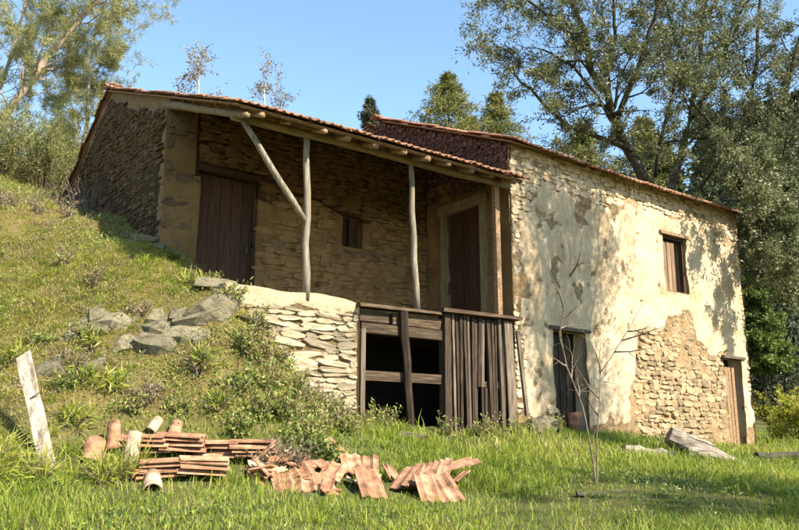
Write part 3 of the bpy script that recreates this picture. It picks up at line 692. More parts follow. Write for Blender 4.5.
tb('slat', (-.11, -.04, 1.7), (-.05, -.01, 3.3), M['wood_black'])
#HOUSEEND
# ------------------------------------------------------------------ trees
def rand_perp(d, r):
    v = Vector((r.gauss(0, 1), r.gauss(0, 1), r.gauss(0, 1))); v -= d * v.dot(d)
    return v.normalized() if v.length > 1e-4 else Vector((1, 0, 0))
def grow(mb, twigs, p, d, L, rad, lev, r, o):
    """one branch as a wobbling tapered tube, then its children; the last level are twigs that carry leaves"""
    n = 2 if lev == 0 else int(4 + 2 * (lev > 1)); pts = [p]; q = p; d = d.normalized(); dirs = [d]
    for i in range(n):
        d = (d + rand_perp(d, r) * o['wob'] + Vector((0, 0, o['up']))).normalized(); q = q + d * (L / n); pts.append(q); dirs.append(d)
    rr = [rad * (1 - .75 * i / n) for i in range(n + 1)]
    mb.tube(pts, rr, 6 if rad > .04 else (4 if rad > .012 else 3), .05, False)
    if lev == 0: twigs.append(pts); return
    k = o['kids'][lev]
    for j in range(k):
        t = o['first'] + (1 - o['first']) * (j + r.random()) / k; f = t * n; i = min(n - 1, int(f)); pos = pts[i].lerp(pts[i + 1], f - i)
        dd = (dirs[i] * math.cos(o['ang']) + rand_perp(dirs[i], r) * math.sin(o['ang']) * r.uniform(.7, 1.3)).normalized()
        grow(mb, twigs, pos, dd, L * o['len'] * r.uniform(.65, 1.15) * (1.15 - .5 * t), rr[i] * .55, lev - 1, r, o)
    grow(mb, twigs, pts[-1], dirs[-1], L * o['len'] * .9, rr[-1] * .9, lev - 1, r, o)
def limb(mb, twigs, pts, r0, r1, lev, L, every, r, o, start=0.25):
    """hand-placed limb with grown side branches"""
    pts = [Vector(p) for p in pts]; fine = []
    for a, b in zip(pts[:-1], pts[1:]):
        for i in range(3): fine.append(a.lerp(b, i / 3) + Vector((r.gauss(0, 1), r.gauss(0, 1), r.gauss(0, 1))) * .25 * r0)
    fine.append(pts[-1]); m = len(fine); rad = [r0 + (r1 - r0) * i / (m - 1) for i in range(m)]
    mb.tube(fine, rad, 8, .08, True)
    tot = sum((fine[i + 1] - fine[i]).length for i in range(m - 1)); k = int(tot * (1 - start) / every)
    for j in range(k):
        t = start + (1 - start) * (j + r.random()) / max(1, k); f = t * (m - 1); i = min(m - 2, int(f)); pos = fine[i].lerp(fine[i + 1], f - i); d = (fine[i + 1] - fine[i]).normalized()
        dd = (d * .55 + rand_perp(d, r) * .85).normalized(); grow(mb, twigs, pos, dd, L * r.uniform(.6, 1.2), max(.012, rad[i] * o.get('br', .45)), lev, r, o)
    grow(mb, twigs, fine[-1], (fine[-1] - fine[-2]).normalized(), L, rad[-1], lev, r, o)
def leaves_on(twigs, per, ln, wd, spread, mat, name='crown', droop=0.0, keep=None, clus=0):
    A, B = [], []
    for t in twigs:
        for a, b in zip(t[:-1], t[1:]): A.append(a); B.append(b)
    A = np.array(A); B = np.array(B); k = len(A); wt = np.repeat(rng.gamma(clus, 1.0, (k + 1) // 2), 2)[:k] if clus else np.ones(k); idx = rng.choice(k, int(k * per), p=wt / wt.sum())
    t = rng.random((len(idx), 1)); P = A[idx] * (1 - t) + B[idx] * t; P = P + rng.normal(size=P.shape) * spread
    D = unit(B[idx] - A[idx]) * .6 + unit(rng.normal(size=P.shape)) * .9 + np.array([0, 0, -droop])
    if keep is not None:
        mk = keep(P); P, D = P[mk], D[mk]
    n = len(P); V = leaf_arrays(P, D, rng.uniform(ln * .6, ln * 1.25, n), rng.uniform(wd * .7, wd * 1.3, n))
    cl = fbm(P[:, 0] + P[:, 2], P[:, 1] - P[:, 2] * .7, 2.2, 3) * .14
    return leaf_mesh(name, V, mat, np.clip(rng.normal(.48, .2, n) + cl, 0, 1))
def tree(name, label, loc, mb, leafme, bark, group=None, cat='tree', crown='crown', trunk='trunk'):
    """trunk and crown meshes are in world coordinates; the Empty sits at the foot"""
    e = empty(name, loc); tag(e, label, cat, group)
    for nm, me in ((trunk, mb.mesh(trunk, bark, True) if isinstance(mb, MB) else mb), (crown, leafme)):
        if me is None: continue
        o = link(nm, me, e); o.location = (-loc[0], -loc[1], -loc[2])
    return e
OL = dict(wob=.30, up=.03, kids=[0, 5, 5, 4], first=.2, ang=.85, len=.62)
# big grey-green tree beyond the right gable
r = random.Random(5); mb, tw = MB(), []
base = (7.35, 20.3, gz(7.35, 20.3))
mb.tube([(7.35, 20.3, base[2] - .2), (7.3, 20.2, 3.2), (7.1, 20.1, 5.2), (6.95, 20.05, 6.6), (6.89, 20, 7.5)], [.32, .26, .22, .20, .19], 10, .08)
limb(mb, tw, [(6.89, 20.0, 7.3), (6.4, 19.8, 7.97), (5.86, 19.5, 8.8), (5.26, 19.0, 9.54), (4.91, 18.6, 10.3), (4.56, 18.3, 11.21), (4.22, 18.0, 12.12)], .17, .05, 2, 1.5, .26, r, OL, .4)
limb(mb, tw, [(6.80, 20.0, 7.4), (7.44, 20.4, 8.86), (7.94, 20.8, 10.15), (8.43, 21.0, 12.02), (8.83, 21.2, 13.99)], .12, .045, 2, 1.6, .30, r, OL, .3)
limb(mb, tw, [(7.3, 20.2, 3.2), (8.3, 20, 4.9), (8.74, 20.0, 6.05), (8.8, 20.0, 7.63), (9.13, 20.0, 9.54), (9.53, 20.0, 11.53), (9.91, 20.0, 13.89)], .09, .04, 2, 1.5, .30, r, OL, .35)
limb(mb, tw, [(8.8, 20.0, 7.3), (9.44, 19.5, 9.07), (9.86, 19.0, 10.48), (10.3, 18.8, 12.03)], .09, .04, 2, 1.3, .32, r, OL, .15)
limb(mb, tw, [(6.95, 20.0, 7.3), (6.55, 19.6, 7.45), (5.68, 19.2, 7.6)], .13, .05, 1, .6, .5, r, OL, .5)
limb(mb, tw, [(5.86, 19.5, 8.8), (4.97, 19.0, 8.93), (4.03, 18.6, 9.15), (3.33, 18.2, 9.66), (2.74, 18.0, 10.2)], .075, .025, 2, 1.15, .32, r, OL, .15)
limb(mb, tw, [(4.7, 18.4, 10.9), (3.9, 18.1, 11.5), (3.2, 17.9, 12.0), (2.6, 17.8, 12.3)], .06, .02, 2, 1.15, .30, r, OL, .1)
for q in [[(5.5, 19.1, 9.2), (4.9, 18.7, 9.9), (4.2, 18.4, 10.6), (3.5, 18.2, 10.9)], [(5.0, 18.7, 10.1), (5.3, 18.2, 11.2), (5.2, 17.9, 12.2), (5.0, 17.6, 13)], [(6.6, 20, 8.2), (6.7, 19.4, 9.4), (7.0, 19, 10.6), (7.2, 18.7, 12)], [(8.2, 20.8, 11), (7.6, 20.2, 11.8), (7.2, 19.8, 12.8), (6.9, 19.5, 13.8)],
          [(8.9, 20, 8.2), (8.3, 19.5, 9.0), (7.7, 19.2, 9.6), (7.3, 19, 9.9)], [(9.2, 20, 9.6), (10, 19.6, 10.2), (10.7, 19.4, 10.6)], [(8.74, 20.0, 6.0), (8.9, 19.2, 6.8), (9.0, 18.6, 7.6), (9.2, 18.2, 8.6)]]:
    limb(mb, tw, q, .055, .02, 2, 1.1, .28, r, OL, .1)
limb(mb, tw, [(7.2, 20.1, 6.8), (7.7, 18.9, 7.3), (7.75, 17.6, 6.9), (7.7, 16.6, 6.0), (7.75, 16.2, 5.2)], .05, .015, 2, .7, .28, r, dict(OL, up=-.05), .4)
for q in [[(7.2, 20.1, 7.2), (7.6, 18.2, 8.1), (7.3, 16.4, 7.7), (6.9, 15.2, 6.9), (6.6, 14.7, 6.4)], [(7.2, 20.1, 7.0), (7.9, 18, 7.6), (7.8, 16.5, 6.9), (7.35, 15.5, 5.9), (7.3, 15.3, 5.0)], [(8.74, 20, 6.0), (8.6, 18, 6.6), (8.2, 16.6, 6.0), (7.9, 15.9, 4.8)]]:
    limb(mb, tw, q, .05, .014, 2, .48, .26, r, dict(OL, up=-.05), .3)
limb(mb, tw, [(7.94, 20.8, 10.15), (8.54, 20.0, 11.24), (8.84, 19.5, 12.42)], .08, .04, 2, 1.4, .34, r, OL, .1)
limb(mb, tw, [(5.4, 19.0, 9.4), (5.9, 18.6, 10.6), (6.3, 18.2, 11.8), (6.6, 18, 13)], .08, .035, 2, 1.4, .34, r, OL, .1)
limb(mb, tw, [(7.2, 20.1, 6.2), (7.9, 19.2, 6.9), (8.15, 18.4, 6.5), (8.35, 17.6, 5.7)], .07, .025, 2, 1.0, .26, r, dict(OL, up=-.03), .35)
limb(mb, tw, [(8.15, 20.0, 5.0), (9.1, 19.2, 5.8), (9.6, 18.6, 6.4), (9.9, 18.2, 7.4)], .06, .025, 2, 1.1, .3, r, OL, .3)
def ol_keep(P):     # nothing grows through the roof or the wall
    a, b = to_local(P[:, 0], P[:, 1]); ins = (a > -.3) & (a < RX + .15) & (b > -.1) & (b < 7.4)
    return ~(ins & (P[:, 2] < 7.84 - np.abs(b - 3.57) * SR + .12))
tree('evergreen_tree', 'big grey-green evergreen tree with dark mossy forked trunk behind the plastered wall', base, mb, leaves_on(tw, 9, .085, .031, .05, M['olive_leaf'], keep=ol_keep, clus=.8), M['bark'])

# pines on the slope behind the gable
PN = dict(br=.26, wob=.22, up=.045, kids=[0, 5, 5, 5], first=.35, ang=.8, len=.55)
def needle_mesh(twigs, tufts, per, ln, mat):
    A, D = [], []
    for t in twigs:
        for q in range(tufts):
            i = random.randrange(max(0, len(t) - 3), len(t) - 1); f = random.random(); A.append(t[i].lerp(t[i + 1], f)); D.append((t[i + 1] - t[i]).normalized())
    A = np.repeat(np.array(A), per, 0); D = np.repeat(np.array(D), per, 0); n = len(A)
    dd = unit(D * .75 + unit(rng.normal(size=(n, 3)))); P = A + D * rng.uniform(-.05, .05, (n, 1))
    V = leaf_arrays(P, dd, rng.uniform(ln * .7, ln * 1.2, n), .012 + 0 * P[:, 0])
    return leaf_mesh('crown', V, mat, np.clip(rng.normal(.5, .22, n) + fbm(P[:, 0], P[:, 2], 2, 4) * .15, 0, 1))
def pine(label, pts, r0, r1, seed, L, every, start):
    r = random.Random(seed); mb, tw = MB(), []; x, y = pts[0][:2]; b = (x, y, gz(x, y)); pts = [(x, y, b[2] - .2)] + pts[1:]
    limb(mb, tw, pts, r0, r1, 2, L, every, r, PN, start)
    return tree('pine_tree', label, b, mb, needle_mesh(tw, 2, 12, .16, M['pine_leaf']), M['bark_pine'], 'pines on the slope behind the gable')
pine('leaning pale-trunked pine on the slope beside the shaded gable', [(-9.7, 17, 0), (-8.92, 17.0, 8.54), (-8.33, 17.0, 9.43), (-7.96, 17.0, 10.23), (-7.44, 17.0, 10.91), (-6.99, 17.0, 11.54), (-6.69, 17.0, 12.3), (-6.2, 17, 13.6), (-5.8, 17, 15)], .095, .05, 2, 1.3, .16, .16)
pine('thin upright pale-trunked pine behind the leaning pine', [(-9.9, 18, 0), (-9.66, 18.0, 9.25), (-9.45, 18.0, 10.14), (-9.24, 18.0, 11.19), (-9.11, 18.0, 12.12), (-9.02, 18.0, 13.5), (-8.9, 18, 15.5)], .06, .03, 3, 1.2, .20, .18)
pine('young short pine between the broom and the gable', [(-9.3, 21.5, 0), (-9.2, 21.5, 8.8), (-9.1, 21.5, 9.9), (-9.05, 21.5, 10.6)], .06, .02, 4, .9, .14, .05)
pine('slim pine standing between the broom and the leaning pine', [(-8.1, 19.5, 0), (-8.0, 19.5, 9.6), (-8.05, 19.5, 10.8), (-8.0, 19.5, 12)], .06, .02, 6, 1.0, .16, .05)

# broom and scrub on the crest of the slope
def scrub(name, label, x, y, h, w, n, mat, twig, seed, group, ln=.10, wd=.012, per=16, fan=.5):
    r = random.Random(seed); b = (x, y, gz(x, y)); mb, tw = MB(), []
    for i in range(n):
        a = r.uniform(0, 6.28); q = r.random() ** .6; d = Vector((math.cos(a) * q * fan, math.sin(a) * q * fan, 1)).normalized()
        p = Vector((x + math.cos(a) * q * w * .35, y + math.sin(a) * q * w * .35, b[2] - .05)); L = h * r.uniform(.6, 1.05); pts = [p]
        for k in range(5): d = (d + rand_perp(d, r) * .12 + Vector((0, 0, -.03))).normalized(); p = p + d * L / 5; pts.append(p)
        mb.tube(pts, [.009 * (1 - .14 * j) for j in range(6)], 3, 0, False); tw.append(pts[1:])
        for k in range(4):
            j = r.randrange(1, 5); dd = (d + rand_perp(d, r) * .6).normalized(); s = pts[j]; e = [s, s + dd * L * .14, s + dd * L * .26 + Vector((0, 0, .03))]; mb.tube(e, [.005, .004, .003], 3, 0, False); tw.append(e)
    return tree(name, label, b, mb, leaves_on(tw, per, ln, wd, .02, mat, 'foliage') if per else None, twig, group, 'bush', 'foliage', 'stems')
for i, (x, y, h, w) in enumerate([(-7.0, 15.2, 1.45, 1.2), (-7.9, 15.0, 1.5, 1.3), (-6.75, 16.4, 1.2, 1.0), (-8.6, 15.8, 1.7, 1.3), (-7.6, 17.0, 1.8, 1.3), (-8.4, 14.0, 1.0, 1.2)]):
    scrub('broom_bush', 'wispy yellow-green broom bush on the crest of the slope', x, y, h, w, 46, M['broom_leaf'], M['twig_brown'], 50 + i, 'broom along the crest', .11, .014, 11)
# dry stalks against the gable foot
for i, (x, y, h) in enumerate([(-5.75, 13.3, .6), (-5.35, 12.9, .75), (-4.95, 12.5, .8), (-4.6, 12.2, .5), (-5.95, 13.9, .7)]):
    scrub('dry_stalks', 'bare brown dead stalks at the foot of the shaded gable', x, y, h, .5, 9, M['dry_leaf'], M['twig_dark'], 70 + i, 'dead stalks by the gable', .04, .012, 1.0, .35)

# conifers behind the roofs and the dark wood beyond the right gable
def conifer(name, label, x, y, top, w, mat, seed, group, dens=1.0, ln=.22, wd=.05, droop=.25, lo=.15, bark='bark'):
    r = random.Random(seed); z0 = gz(x, y); H = top - z0; mb, tw = MB(), []
    mb.tube([(x, y, z0 - .3), (x + .05, y, z0 + H * .5), (x, y, top)], [H * .014, H * .008, .015], 7, .05)
    z = H * lo; 
    while z < H * .985:
        t = z / H; bl = w * (1 - t) ** .9 * r.uniform(.5, 1.2) + .06; k = 5
        a = r.uniform(0, 6.28)
        for j in range(k):
            aa = a + j * 6.28 / k + r.uniform(-.4, .4); d = Vector((math.cos(aa), math.sin(aa), .35 - droop * (1 - t) * 1.5)).normalized(); p = Vector((x, y, z0 + z)); pts = [p]; L = bl * r.uniform(.7, 1.1)
            for s in range(4): d = (d + Vector((0, 0, -droop * .25)) + rand_perp(d, r) * .10).normalized(); p = p + d * L / 4; pts.append(p)
            mb.tube(pts, [.03 * (1 - .2 * q) * (1.2 - t) for q in range(5)], 3, 0, False); tw.append(pts[1:])
            for s in range(1, 5):
                for sg in (-1, 1):
                    sd_ = Vector((-math.sin(aa) * sg, math.cos(aa) * sg, -.2)) * .8 + d * .6; q = pts[s]; e = [q, q + sd_ * L * .16 + Vector((0, 0, -.02)), q + sd_ * L * .30 + Vector((0, 0, -droop * .3))]; tw.append(e)
        z += max(.22, H * .022) * r.uniform(.7, 1.2)
    return tree(name, label, (x, y, z0), mb, leaves_on(tw, 6 * dens, ln, wd, .05, mat, droop=droop), M[bark], group)
CG = 'conifers behind the ridge'
conifer('conifer_tree', 'small blue-green conifer tip beside the stone gable of the ridge', -1.55, 40, 19.5, 3.2, M['dark_leaf'], 1, CG, 1.0, .22, .05, .25, .5)
conifer('conifer_tree', 'yellow-green conifer with the tallest tip behind the ridge', 2.45, 38, 19.9, 6.2, M['conifer_leaf'], 2, CG, 1.0, .28, .046, .10, .5)
conifer('conifer_tree', 'bushy yellow-green conifer next to the evergreen tree', 5.1, 40, 19.8, 6.6, M['conifer_leaf'], 3, CG, 1.0, .28, .046, .10, .5)
conifer('conifer_tree', 'low brownish conifer filling between two taller conifers', 3.8, 42, 19.2, 6.5, M['conifer_leaf'], 4, CG, 1.0, .28, .046, .10, .5)
conifer('conifer_tree', 'conifer half hidden by the evergreen tree above the roof', 8.6, 36, 16.3, 5.5, M['conifer_leaf'], 5, CG, 1.0, .28, .046, .10, .5)
conifer('conifer_tree', 'conifer standing behind the fork of the mossy trunk', 11.2, 35, 16.2, 5.5, M['conifer_leaf'], 6, CG, 1.0, .28, .046, .10, .5)
for i, (x, y, w, h) in enumerate([(-5.45, 20.5, 1.3, 11.9), (-4.0, 22.5, 1.2, 12.4)]):
    r = random.Random(80 + i); mb, tw = MB(), []; z0 = gz(x, y)
    limb(mb, tw, [(x, y, z0 - .1), (x + .05, y, (z0 + h) / 2), (x - .03, y, h - .6)], .05, .02, 2, .75, .22, r, dict(OL, up=.08), .3)
    tree('bare_tree', ('thin near-leafless tree behind the ridge above the shaded gable', 'thin near-leafless tree behind the tiles above the veranda brace')[i], (x, y, z0), mb, leaves_on(tw, 2.6, .07, .04, .05, M['dry_leaf']), M['twig'], 'bare trees behind the ridge')
FG = 'trees of the dark wood beyond the gable'
conifer('conifer_tree', 'bright green conifer lit beside the far corner of the plastered wall', 11.35, 25.5, 8.6, 1.1, M['bright_leaf'], 11, FG, 3.2, .16, .05, .1, .25)
conifer('conifer_tree', 'grey drooping conifer with hanging boughs beyond the gable', 13.2, 27.5, 10.8, 1.7, M['dark_leaf'], 12, FG, 1.6, .26, .04, .75, .30)
for i, (x, y, t, w) in enumerate([(12.6, 31, 14, 2.4), (14.9, 30, 15, 2.4), (16.5, 31.5, 16, 2.6), (14.0, 33.5, 16, 2.6), (16.2, 35, 17, 2.8), (18.4, 33, 17, 2.8), (12.2, 35.5, 15, 2.6), (18.6, 37, 18, 3), (15.2, 38, 18, 3), (20.5, 35.5, 18, 3), (13.2, 39, 17, 3), (17.4, 39.5, 18, 3), (19.2, 29.5, 15, 2.6)]):
    conifer('conifer_tree', 'dark bare-stemmed conifer of the wood beyond the far gable', x, y, t, w, M['dark_leaf'], 20 + i, FG, .2, .5, .18, .35, .22)
# yellow bush by the far corner
r = random.Random(9); mb, tw = MB(), []; bx, by = 8.55, 17.6; b = (bx, by, gz(bx, by))
for i in range(16):
    a = r.uniform(0, 6.28); d = Vector((math.cos(a) * .7, math.sin(a) * .7, 1)).normalized(); grow(mb, tw, Vector((bx + math.cos(a) * .12, by + math.sin(a) * .12, b[2] - .05)), d, .80, .016, 2, r, dict(OL, kids=[0, 4, 4], len=.55, up=.05))
tree('yellow_bush', 'round yellow-green flowering bush beside the far corner of the house', b, mb, leaves_on(tw, 13, .055, .03, .03, M['bush_leaf'], 'foliage'), M['twig_dark'], None, 'bush', 'foliage', 'stems')
for i, (x, y) in enumerate([(12.2, 24.5), (13.4, 25.2), (14.6, 25.5), (11.6, 22.5), (12.9, 22.8)]):
    scrub('dry_scrub', 'grey leafless scrub at the edge of the dark wood', x, y, 1.3, 1.2, 26, M['dry_leaf'], M['twig_brown'], 400 + i, 'scrub at the wood edge', .07, .02, 4, .7)
for i, (x, y, h) in enumerate([(12.4, 26.5, 2.0), (14.2, 27.5, 2.2), (15.6, 27.2, 2.0), (13.2, 29.5, 2.4), (15.4, 29.2, 2.4), (16.9, 28.2, 2.2), (11.7, 28.3, 2.0)]):
    scrub('dark_shrub', 'dark green shrub in the shade between the bare conifer stems', x, y, h, 1.7, 30, M['dark_leaf'], M['twig_dark'], 430 + i, 'shrubs in the dark wood', .11, .05, 14, .8)
# sapling in front of the plastered wall: two bare stems
def sapling(label, x, y, limbs, seed, group=None):
    r = random.Random(seed); mb, tw = MB(), []; z0 = gz(x, y)
    for pts, r0 in limbs:
        limb(mb, tw, [(x + p[0], y + p[1], z0 + p[2]) for p in pts], r0, .004, 1, .36, .17, r, dict(OL, br=.35, wob=.2, up=.06, kids=[0, 3], ang=.7), .3)
    e = empty('sapling', (x, y, z0)); tag(e, label, 'sapling', group); o = link('stems', mb.mesh('stems', M['twig_brown'], True), e); o.location = (-x, -y, -z0)
    return e
sapling('bare two-stemmed sapling in the grass before the plastered wall', 1.93, 8.2, [([(0, 0, -.05), (-.03, .05, .35), (-.08, .1, .75), (-.22, .1, 1.15), (-.28, .1, 1.5), (-.2, .1, 1.9), (-.1, .15, 2.3)], .010), ([(.01, .02, -.05), (.03, .06, .4), (.09, .1, .8), (.14, .2, 1.1), (.32, .2, 1.35), (.5, .25, 1.6)], .009)], 4)

# two open-crowned trees standing off to the right; they cast the branch shadows on wall and lawn
def shade_tree(label, x, y, zc, h, w, seed, per, nl):
    r = random.Random(seed); mb, tw = MB(), []; z0 = gz(x, y)
    for i in range(nl):
        a = 6.28 * i / nl + r.uniform(-.4, .4); q = r.uniform(.4, 1) * w
        limb(mb, tw, [(x, y, z0 - .1), (x + .02, y, z0 + (zc - z0) * .45), (x + math.cos(a) * q * .3, y + math.sin(a) * q * .3, zc - h * .15), (x + math.cos(a) * q * .75, y + math.sin(a) * q * .75, zc + h * .2), (x + math.cos(a) * q, y + math.sin(a) * q, zc + h * .5)], .042, .014, 2, .95, .26, r, dict(OL, kids=[0, 3, 4, 3], up=.10, ang=.6), .34)
    return tree('deciduous_tree', label, (x, y, z0), mb, leaves_on(tw, per, .07, .035, .04, M['olive_leaf']), M['bark'], 'open-crowned trees beside the lawn')
shade_tree('open-crowned tree beside the lawn shading the plastered wall', 7.15, 9.55, 8.0, 5.0, 1.45, 31, 1.4, 16)
shade_tree('leafier tree beside the lower lawn shading the grass', 9.6, 2.9, 6.6, 3.2, 1.5, 32, 4.5, 5)

# ------------------------------------------------------------------ rocks
def rock_mesh(seed, mat):
    r = random.Random(seed); bm_v = []; mb = MB()
    n = 18
    import bmesh
    bm = bmesh.new()
    for i in range(n):
        v = Vector((r.gauss(0, 1), r.gauss(0, 1), r.gauss(0, 1))).normalized(); v = Vector((max(-.72, min(.72, v.x)), max(-.72, min(.72, v.y)), max(-.7, min(.7, v.z)))) * r.uniform(.85, 1.0); bm.verts.new(v)
    bmesh.ops.convex_hull(bm, input=bm.verts)
    me = bpy.data.meshes.new('rock'); bm.to_mesh(me); bm.free(); me.materials.append(mat); return me
ROCKS = [rock_mesh(i, M['rock']) for i in range(6)]
def rock(x, y, s, rot, label, group, dz=0.0, mi=0):
    o = link('rock', ROCKS[mi % 6], None, (x, y, gz(x, y) + dz), rot, s); return tag(o, label, 'rock', group)
RL = 'angular grey-green rock jutting from the mossy bank below the gable'
for i in range(38):
    rr_ = random.Random(900 + i); t = rr_.random(); u = rr_.random()
    if i < 30: px, py = -3.75 + 1.55 * t, 9.42 - .10 * t - .42 * u
    elif i < 34: px, py = -4.1 + .8 * t, 8.45 + .25 * u
    else: px, py = -2.75 + .75 * t, 9.72 + .3 * u
    q = rr_.uniform(.11, .27) * (1.25 if i % 5 == 0 else 1)
    rock(px, py, (q * rr_.uniform(1.0, 1.7), q * 1.0, q * rr_.uniform(.6, 1.0)), (rr_.uniform(.35, .9), rr_.uniform(-.55, .0), rr_.uniform(-.3, .5)), RL, 'rocks in the bank', -.125, i)
for i, (a, b_, s) in enumerate([(.25, -.22, .30), (.50, -.20, .20), (.05, -.26, .2)]):
    x, y = to_world(a, b_); rock(x, y, (s, s * .7, s * .95), (.2, .1 * i, .7 + i), 'dark boulder leaning on the plastered wall next to the slatted stall front', 'boulders at the wall foot', .06, i + 2)
x, y = to_world(-2.45, -.55); rock(x, y, (.38, .16, .10), (0, .05, .6), 'long flat grey stone in the grass before the open stall', None, .03, 3)
for i, (x, y, s) in enumerate([(-2.2, 9.62, .30), (-1.72, 9.35, .22)]):
    rock(x, y, (s * 1.5, s * .7, s * .35), (0, .1, .5), ('flat mossy slab at the upper end of the pale terrace wall', 'flat dark slab against the face of the pale terrace wall')[i], None, .03, i + 4)
for i, (a, b_) in enumerate([(-4.98, 2.2), (-4.9, 1.85), (-5.05, 2.6)]):
    x, y = to_world(a, b_); rock(x, y, (.28, .2, .09), (.1, -.1, .5 + i), 'flat fallen slab at the corner of the shaded gable', 'slabs at the gable corner', .05, i)
for i, (x, y) in enumerate([(1.62, 7.5), (1.78, 7.45), (3.9, 11.9)]):
    rock(x, y, (.07, .06, .04), (0, 0, i), ('small pale stone in the grass below the sapling', 'small pale stone in the grass below the sapling', 'small pale stone in the grass by the logs')[i], 'pale stones below the sapling' if i < 2 else None, .03, i)
for i, (x, y, s) in enumerate([(9.35, 17.9, .42), (9.75, 17.6, .35)]):
    rock(x, y, (s, s * .8, s * .8), (0, .1, i), 'brown boulder beside the yellow bush', 'boulders by the yellow bush', .15, i + 1)

# ------------------------------------------------------------------ loose tiles and props
def tile_at(x, y, z, rot, label, group, mat='tile_loose', sc=(1, 1, 1)):
    o = link('roof_tile', TILE_ME[mat], None, (x, y, z), rot, sc); return tag(o, label, 'roof tile', group)
def stack(x, y, n, yaw, label, group, step=.043, cols=2, dz=0.0, lean=0.0):
    r = random.Random(int(abs(x) * 100)); z = gz(x, y) + .02 + dz; c, s = math.cos(yaw), math.sin(yaw)
    for k in range(n):
        for j in range(cols):
            q = (j - (cols - 1) / 2) * .33 + r.uniform(-.02, .02) + k * lean + .2; w = r.uniform(-.02, .02) + .2
            tile_at(x + c * q - s * (w - .2), y + s * q + c * (w - .2), z + k * step + r.uniform(-.003, .003), (r.uniform(-.05, .05) + (.05 if j else 0), r.uniform(-.07, .05) + .05, math.pi / 2 + yaw + r.uniform(-.14, .14)), label, group)
stack(-2.16, 7.72, 4, .10, 'terracotta tile in the stack right behind the cream half-round tile', 'upper stack of tiles', .045, 2, .0, -.012)
stack(-1.90, 7.34, 4, .24, 'terracotta tile in the lowest stack at the edge of the lawn', 'lower stack of tiles', .043, 2, .0, .010)
stack(-1.52, 7.88, 4, .14, 'weathered terracotta tile in the short stack under the weeds', 'short stack of tiles', .045, 2, .0, -.012)
SLIDE = 'terracotta tile slumped face-up in the slid heap at the lawn edge'
for (x, y, dz, rx, ry, rz) in [(-.98, 7.30, .0, .50, .10, .35), (-.80, 7.36, .03, .42, -.08, .15), (-.63, 7.40, .02, .52, .12, .45), (-1.06, 7.55, .04, .30, .25, .75), (-.86, 7.60, .09, .34, -.14, .30), (-.66, 7.66, .08, .40, .16, -.15), (-1.16, 7.42, -.02, .45, .3, .6), (-.95, 7.80, .08, .25, .3, 1.1), (-.72, 7.86, .12, .30, -.1, .5), (-.52, 7.58, .0, .25, .4, 1.3), (-1.25, 7.62, .0, .2, -.2, .9)]:
    tile_at(x, y, gz(x, y) + dz - .03, (rx, ry, rz), SLIDE, 'slid heap of tiles', 'tile_loose', (.9, .9, 1))
tile_at(-.50, 8.40, gz(-.50, 8.40) + .02, (.62, .05, .95), 'single orange tile propped face-out above the slid heap', None)
for (x, y, dz, rx, ry, rz) in [(-.44, 8.02, .05, .55, .1, .25), (-.30, 8.10, .05, .5, -.1, .0)]: tile_at(x, y, gz(x, y) + dz, (rx, ry, rz), 'terracotta tile leaning below the single propped tile', 'pair of tiles below the propped tile', 'tile_loose', (.85, .85, 1))
tile_at(-.22, 7.46, gz(-.22, 7.46) + .0, (.62, .12, .35), 'pale terracotta tile leaning alone beside the dark fanned tiles', None)
for k in range(6):
    x, y = -.02 + .075 * k, 7.86 + .035 * k; tile_at(x, y, gz(x, y) + .03 + .012 * k, (.50, -.25, -.55 + .05 * k), 'darker red tile in the fanned row on the grass', 'fanned row of dark tiles', 'tile')
for k in range(2): tile_at(.30 + .10 * k, 8.22 + .05 * k, gz(.36, 8.25) + .15 + .02 * k, (.22, .1, -1.2 + .15 * k), 'dark red tile lying on top of the fanned row', 'dark tiles topping the fanned row', 'tile')
for (x, y, ry, rz) in [(.30, 7.52, .06, .22), (.50, 7.58, -.1, .32)]: tile_at(x, y, gz(x, y) - .01, (.60, ry, rz), 'pale terracotta tile standing tilted at the end of the fanned row', 'two tilted end tiles', 'tile_loose', (.9, 1, 1))
def shard_mesh(seed, mat):
    r = random.Random(seed); mb = MB(); pr = tile_profile(.245)[2:9]; k = len(pr); c0 = pr[k // 2][0]
    y0 = [r.uniform(0, .06) for _ in pr]; y1 = [r.uniform(.14, .26) for _ in pr]
    for ys, up in ((y0, 0), (y1, 0), (y0, -.014), (y1, -.014)):
        for (x_, z_), y_ in zip(pr, ys): mb.v.append((x_ - c0, y_, z_ + up))
    for i in range(k - 1):
        mb.f += [(i, i + 1, k + i + 1, k + i), (2 * k + i, 3 * k + i, 3 * k + i + 1, 2 * k + i + 1), (i, 2 * k + i, 2 * k + i + 1, i + 1), (k + i, k + i + 1, 3 * k + i + 1, 3 * k + i)]
    mb.f += [(0, k, 3 * k, 2 * k), (k - 1, 3 * k - 1, 4 * k - 1, 2 * k - 1)]
    return mb.mesh('tile_shard', M[mat])
SHARDS = [shard_mesh(i, ('tile_loose', 'tile', 'tile_cream')[i % 3]) for i in range(6)]
rs_ = random.Random(12)
for i in range(26):
    x, y = (rs_.uniform(-1.35, -.35), rs_.uniform(7.25, 8.0)) if i < 18 else (rs_.uniform(-.3, .6), rs_.uniform(7.5, 8.2))
    tag(link('tile_shard', SHARDS[i % 6], None, (x, y, gz(x, y) + rs_.uniform(.02, .10)), (rs_.uniform(-.1, .8), rs_.uniform(-.5, .5), rs_.uniform(-1.5, 1.5))), 'broken terracotta shard lying among the slid tiles' if i < 18 else 'broken terracotta shard in the grass around the fanned dark tiles', 'tile shard', 'shards of the slid heap' if i < 18 else 'shards round the fanned tiles')
